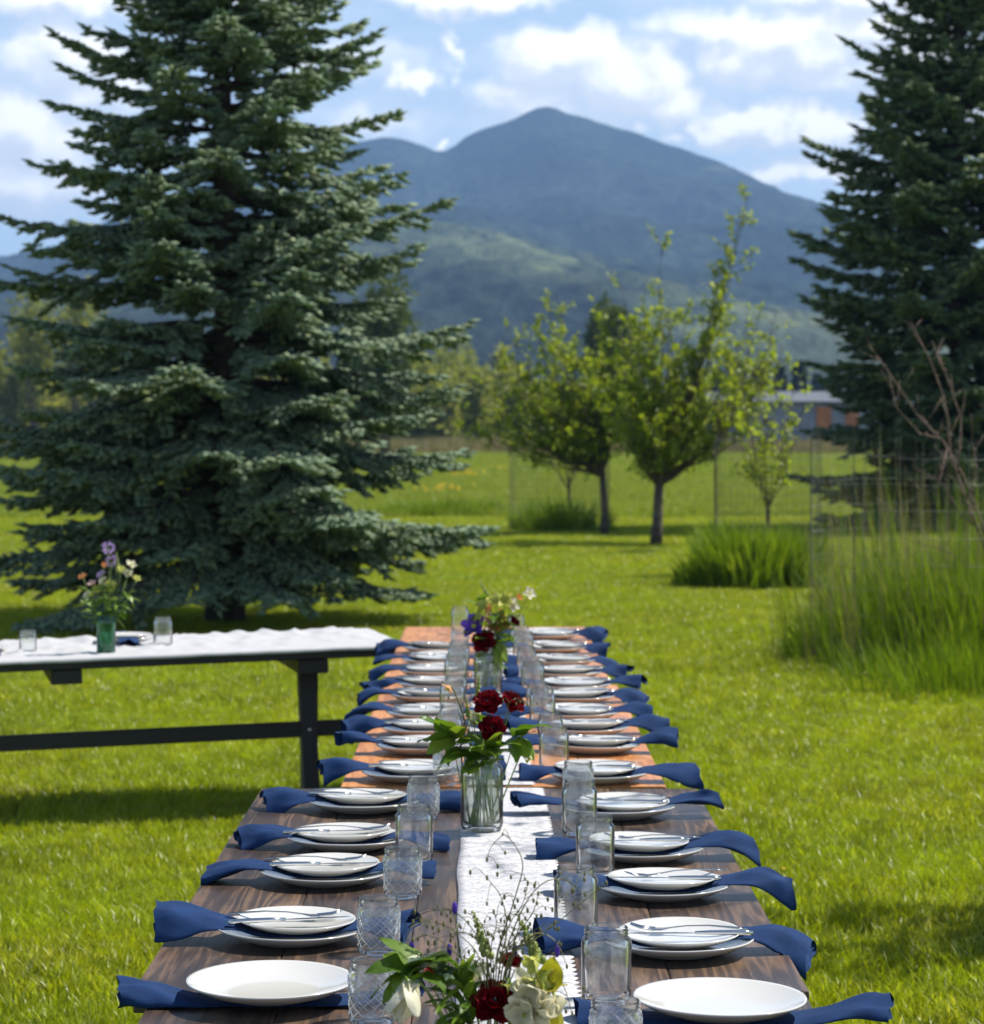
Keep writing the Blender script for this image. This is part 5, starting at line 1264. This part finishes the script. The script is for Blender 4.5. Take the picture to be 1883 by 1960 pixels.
# far bouquet ----------------------------------------------------
v3 = Vector(((934 - 941.5) / F * 9.15, 9.15, VZ)); vase(v3, 'clear jar vase of the far bouquet on the orange brown tables')
def f3(x, y, d=0.0): return at(x, y, 9.15 + d)
def b3(i): a = i * 2.4; return v3 + Vector((.026 * math.cos(a), .026 * math.sin(a), .014))
flower('purple bloom at the left of the far bouquet', 'flower', b3(0), f3(908, 1200), 'open', .050, (-.3, -.6, .5), seed=41, colr='purple')
flower('dark red bloom low in the far bouquet', 'flower', b3(1), f3(925, 1226, -.03), 'ranunculus', .046, (-.2, -.7, .4), seed=42)
flower('small dark red bloom at the right of the far bouquet', 'flower', b3(2), f3(986, 1188), 'ranunculus', .022, (.5, -.3, .5), seed=43)
for i, (x, y, c, s, tx) in enumerate(((945, 1205, 'orange', .026, 'lower orange'), (960, 1200, 'orange', .024, 'right orange'), (952, 1180, 'orange', .025, 'upper orange'), (938, 1188, 'pink', .022, 'pink'), (930, 1158, 'lime', .026, 'left pale green'), (940, 1168, 'orange', .020, 'middle small orange'), (968, 1150, 'lime', .026, 'right pale green'), (978, 1158, 'white', .024, 'outer right white'), (990, 1145, 'orange', .016, 'topmost small orange'), (1012, 1137, 'white', .020, 'stray white outermost'), (950, 1150, 'lime', .024, 'yellow green'), (918, 1178, 'lime', .02, 'left yellow green'))):
    flower('%s flower in the far bouquet' % tx, 'flower', b3(3 + i), f3(x, y, .02 * math.sin(i)), 'columbine' if c == 'orange' else 'open', s * 1.35, (math.sin(i), -.6, .5), seed=44 + i, colr=c, leafs=4)
flower('green bud spike leaning left on top of the far bouquet', 'flower', b3(20), f3(938, 1150, .01), 'spike', .082, (-.46, 0, .9), seed=60)
foliage('long leaves hanging down the right side of the far vase', b3(21), f3(955, 1225, -.04), [(1, (.1, -.2, -1), .10, .036, .05), (.95, (-.15, -.3, -1), .085, .03, .05), (.9, (.5, -.2, .4), .07, .036, .3), (.95, (.35, -.3, -.8), .08, .03, .1)], (.01, 0, .03))
foliage('green leaves filling the far bouquet', b3(22), f3(955, 1185, .02), [(.97, (.9, -.4, .6), .08, .05, .3), (.9, (-.3, -.6, .8), .08, .05, .3), (.75, (.7, -.6, .2), .08, .05, .3), (.6, (.3, -.6, .6), .08, .05, .4), (.9, (.9, -.2, .2), .08, .04, .2), (.8, (.5, -.5, .5), .07, .04, .3), (.7, (-.6, -.5, .4), .07, .036, .3), (.95, (.2, -.3, .9), .06, .036, .3), (.85, (.9, 0, .7), .07, .03, .2), (.6, (-.9, -.2, -.5), .09, .02, .2)])
foliage('green leaves at the upper left of the far bouquet', b3(23), f3(920, 1165, .03), [(1, (.2, -.5, .9), .08, .05, .3), (.7, (-.7, -.4, .3), .08, .05, .3), (.6, (-.2, -.7, .5), .08, .05, .4), (1, (-.6, 0, .6), .06, .04, .3), (.9, (-.7, -.5, .1), .07, .04, .3), (.95, (.4, -.4, .6), .06, .036, .3), (.8, (-.4, -.4, .5), .06, .036, .3)])
# side table bouquet ---------------------------------------------
v4 = side(1.555, .25, TZ + .006); v4.x = (203 - 941.5) / F * v4.y
gv = MB().lathe([(.0001, .003), (.036, 0), (.040, .006), (.041, .06), (.042, .13), (.044, .165), (.042, .166), (.039, .13), (.038, .012), (.0001, .010)], 32).mesh('vase', M['green_glass'], True)
vase(v4, 'green glass vase on the side table', gv, .0375, .10)
def f4(x, y, d=0.0): return at(x, y, v4.y + d)
def b4(i): a = i * 2.4; return v4 + Vector((.02 * math.cos(a), .02 * math.sin(a), .014))
for i, (x, y, k, c, s, tx) in enumerate(((207, 1048, 'ball', 'mauve', .028, 'upper round mauve'), (214, 1074, 'ball', 'mauve', .028, 'lower round mauve'), (160, 1107, 'columbine', 'orange', .026, 'left orange'), (197, 1084, 'columbine', 'orange', .022, 'upper orange'), (176, 1118, 'open', 'pink', .022, 'pink'), (194, 1100, 'open', 'mauve', .022, 'small mauve'), (250, 1082, 'open', 'white', .028, 'upper right white'), (245, 1100, 'open', 'white', .026, 'right white'), (198, 1112, 'open', 'white', .022, 'middle white'), (212, 1118, 'open', 'lime', .026, 'middle pale green'), (232, 1090, 'open', 'lime', .022, 'right pale green'), (168, 1140, 'open', 'white', .022, 'low left white'), (262, 1108, 'open', 'lime', .02, 'outer right pale green'))):
    flower('%s flower in the side table bouquet' % tx, 'flower', b4(i), f4(x, y, .02 * math.cos(i)), k, s, (math.cos(i * 2) * .5, -.5, .6), seed=80 + i, colr=c, leafs=2)
flower('green bud spike in the side table bouquet', 'flower', b4(20), f4(226, 1095), 'spike', .085, (-.08, 0, 1), seed=99)
for j, (x, y, tx) in enumerate(((205, 1130, 'middle'), (240, 1120, 'right'), (175, 1135, 'left'))):
    lv = [(rdx.uniform(.45, 1), (rdx.uniform(-1, 1), rdx.uniform(-.7, .5), rdx.uniform(-.4, .9)), rdx.uniform(.05, .09), rdx.uniform(.02, .036), rdx.uniform(.1, .6)) for k in range(11)]
    foliage('green leaves at the %s of the side table bouquet' % tx, b4(21 + j), f4(x, y), lv)
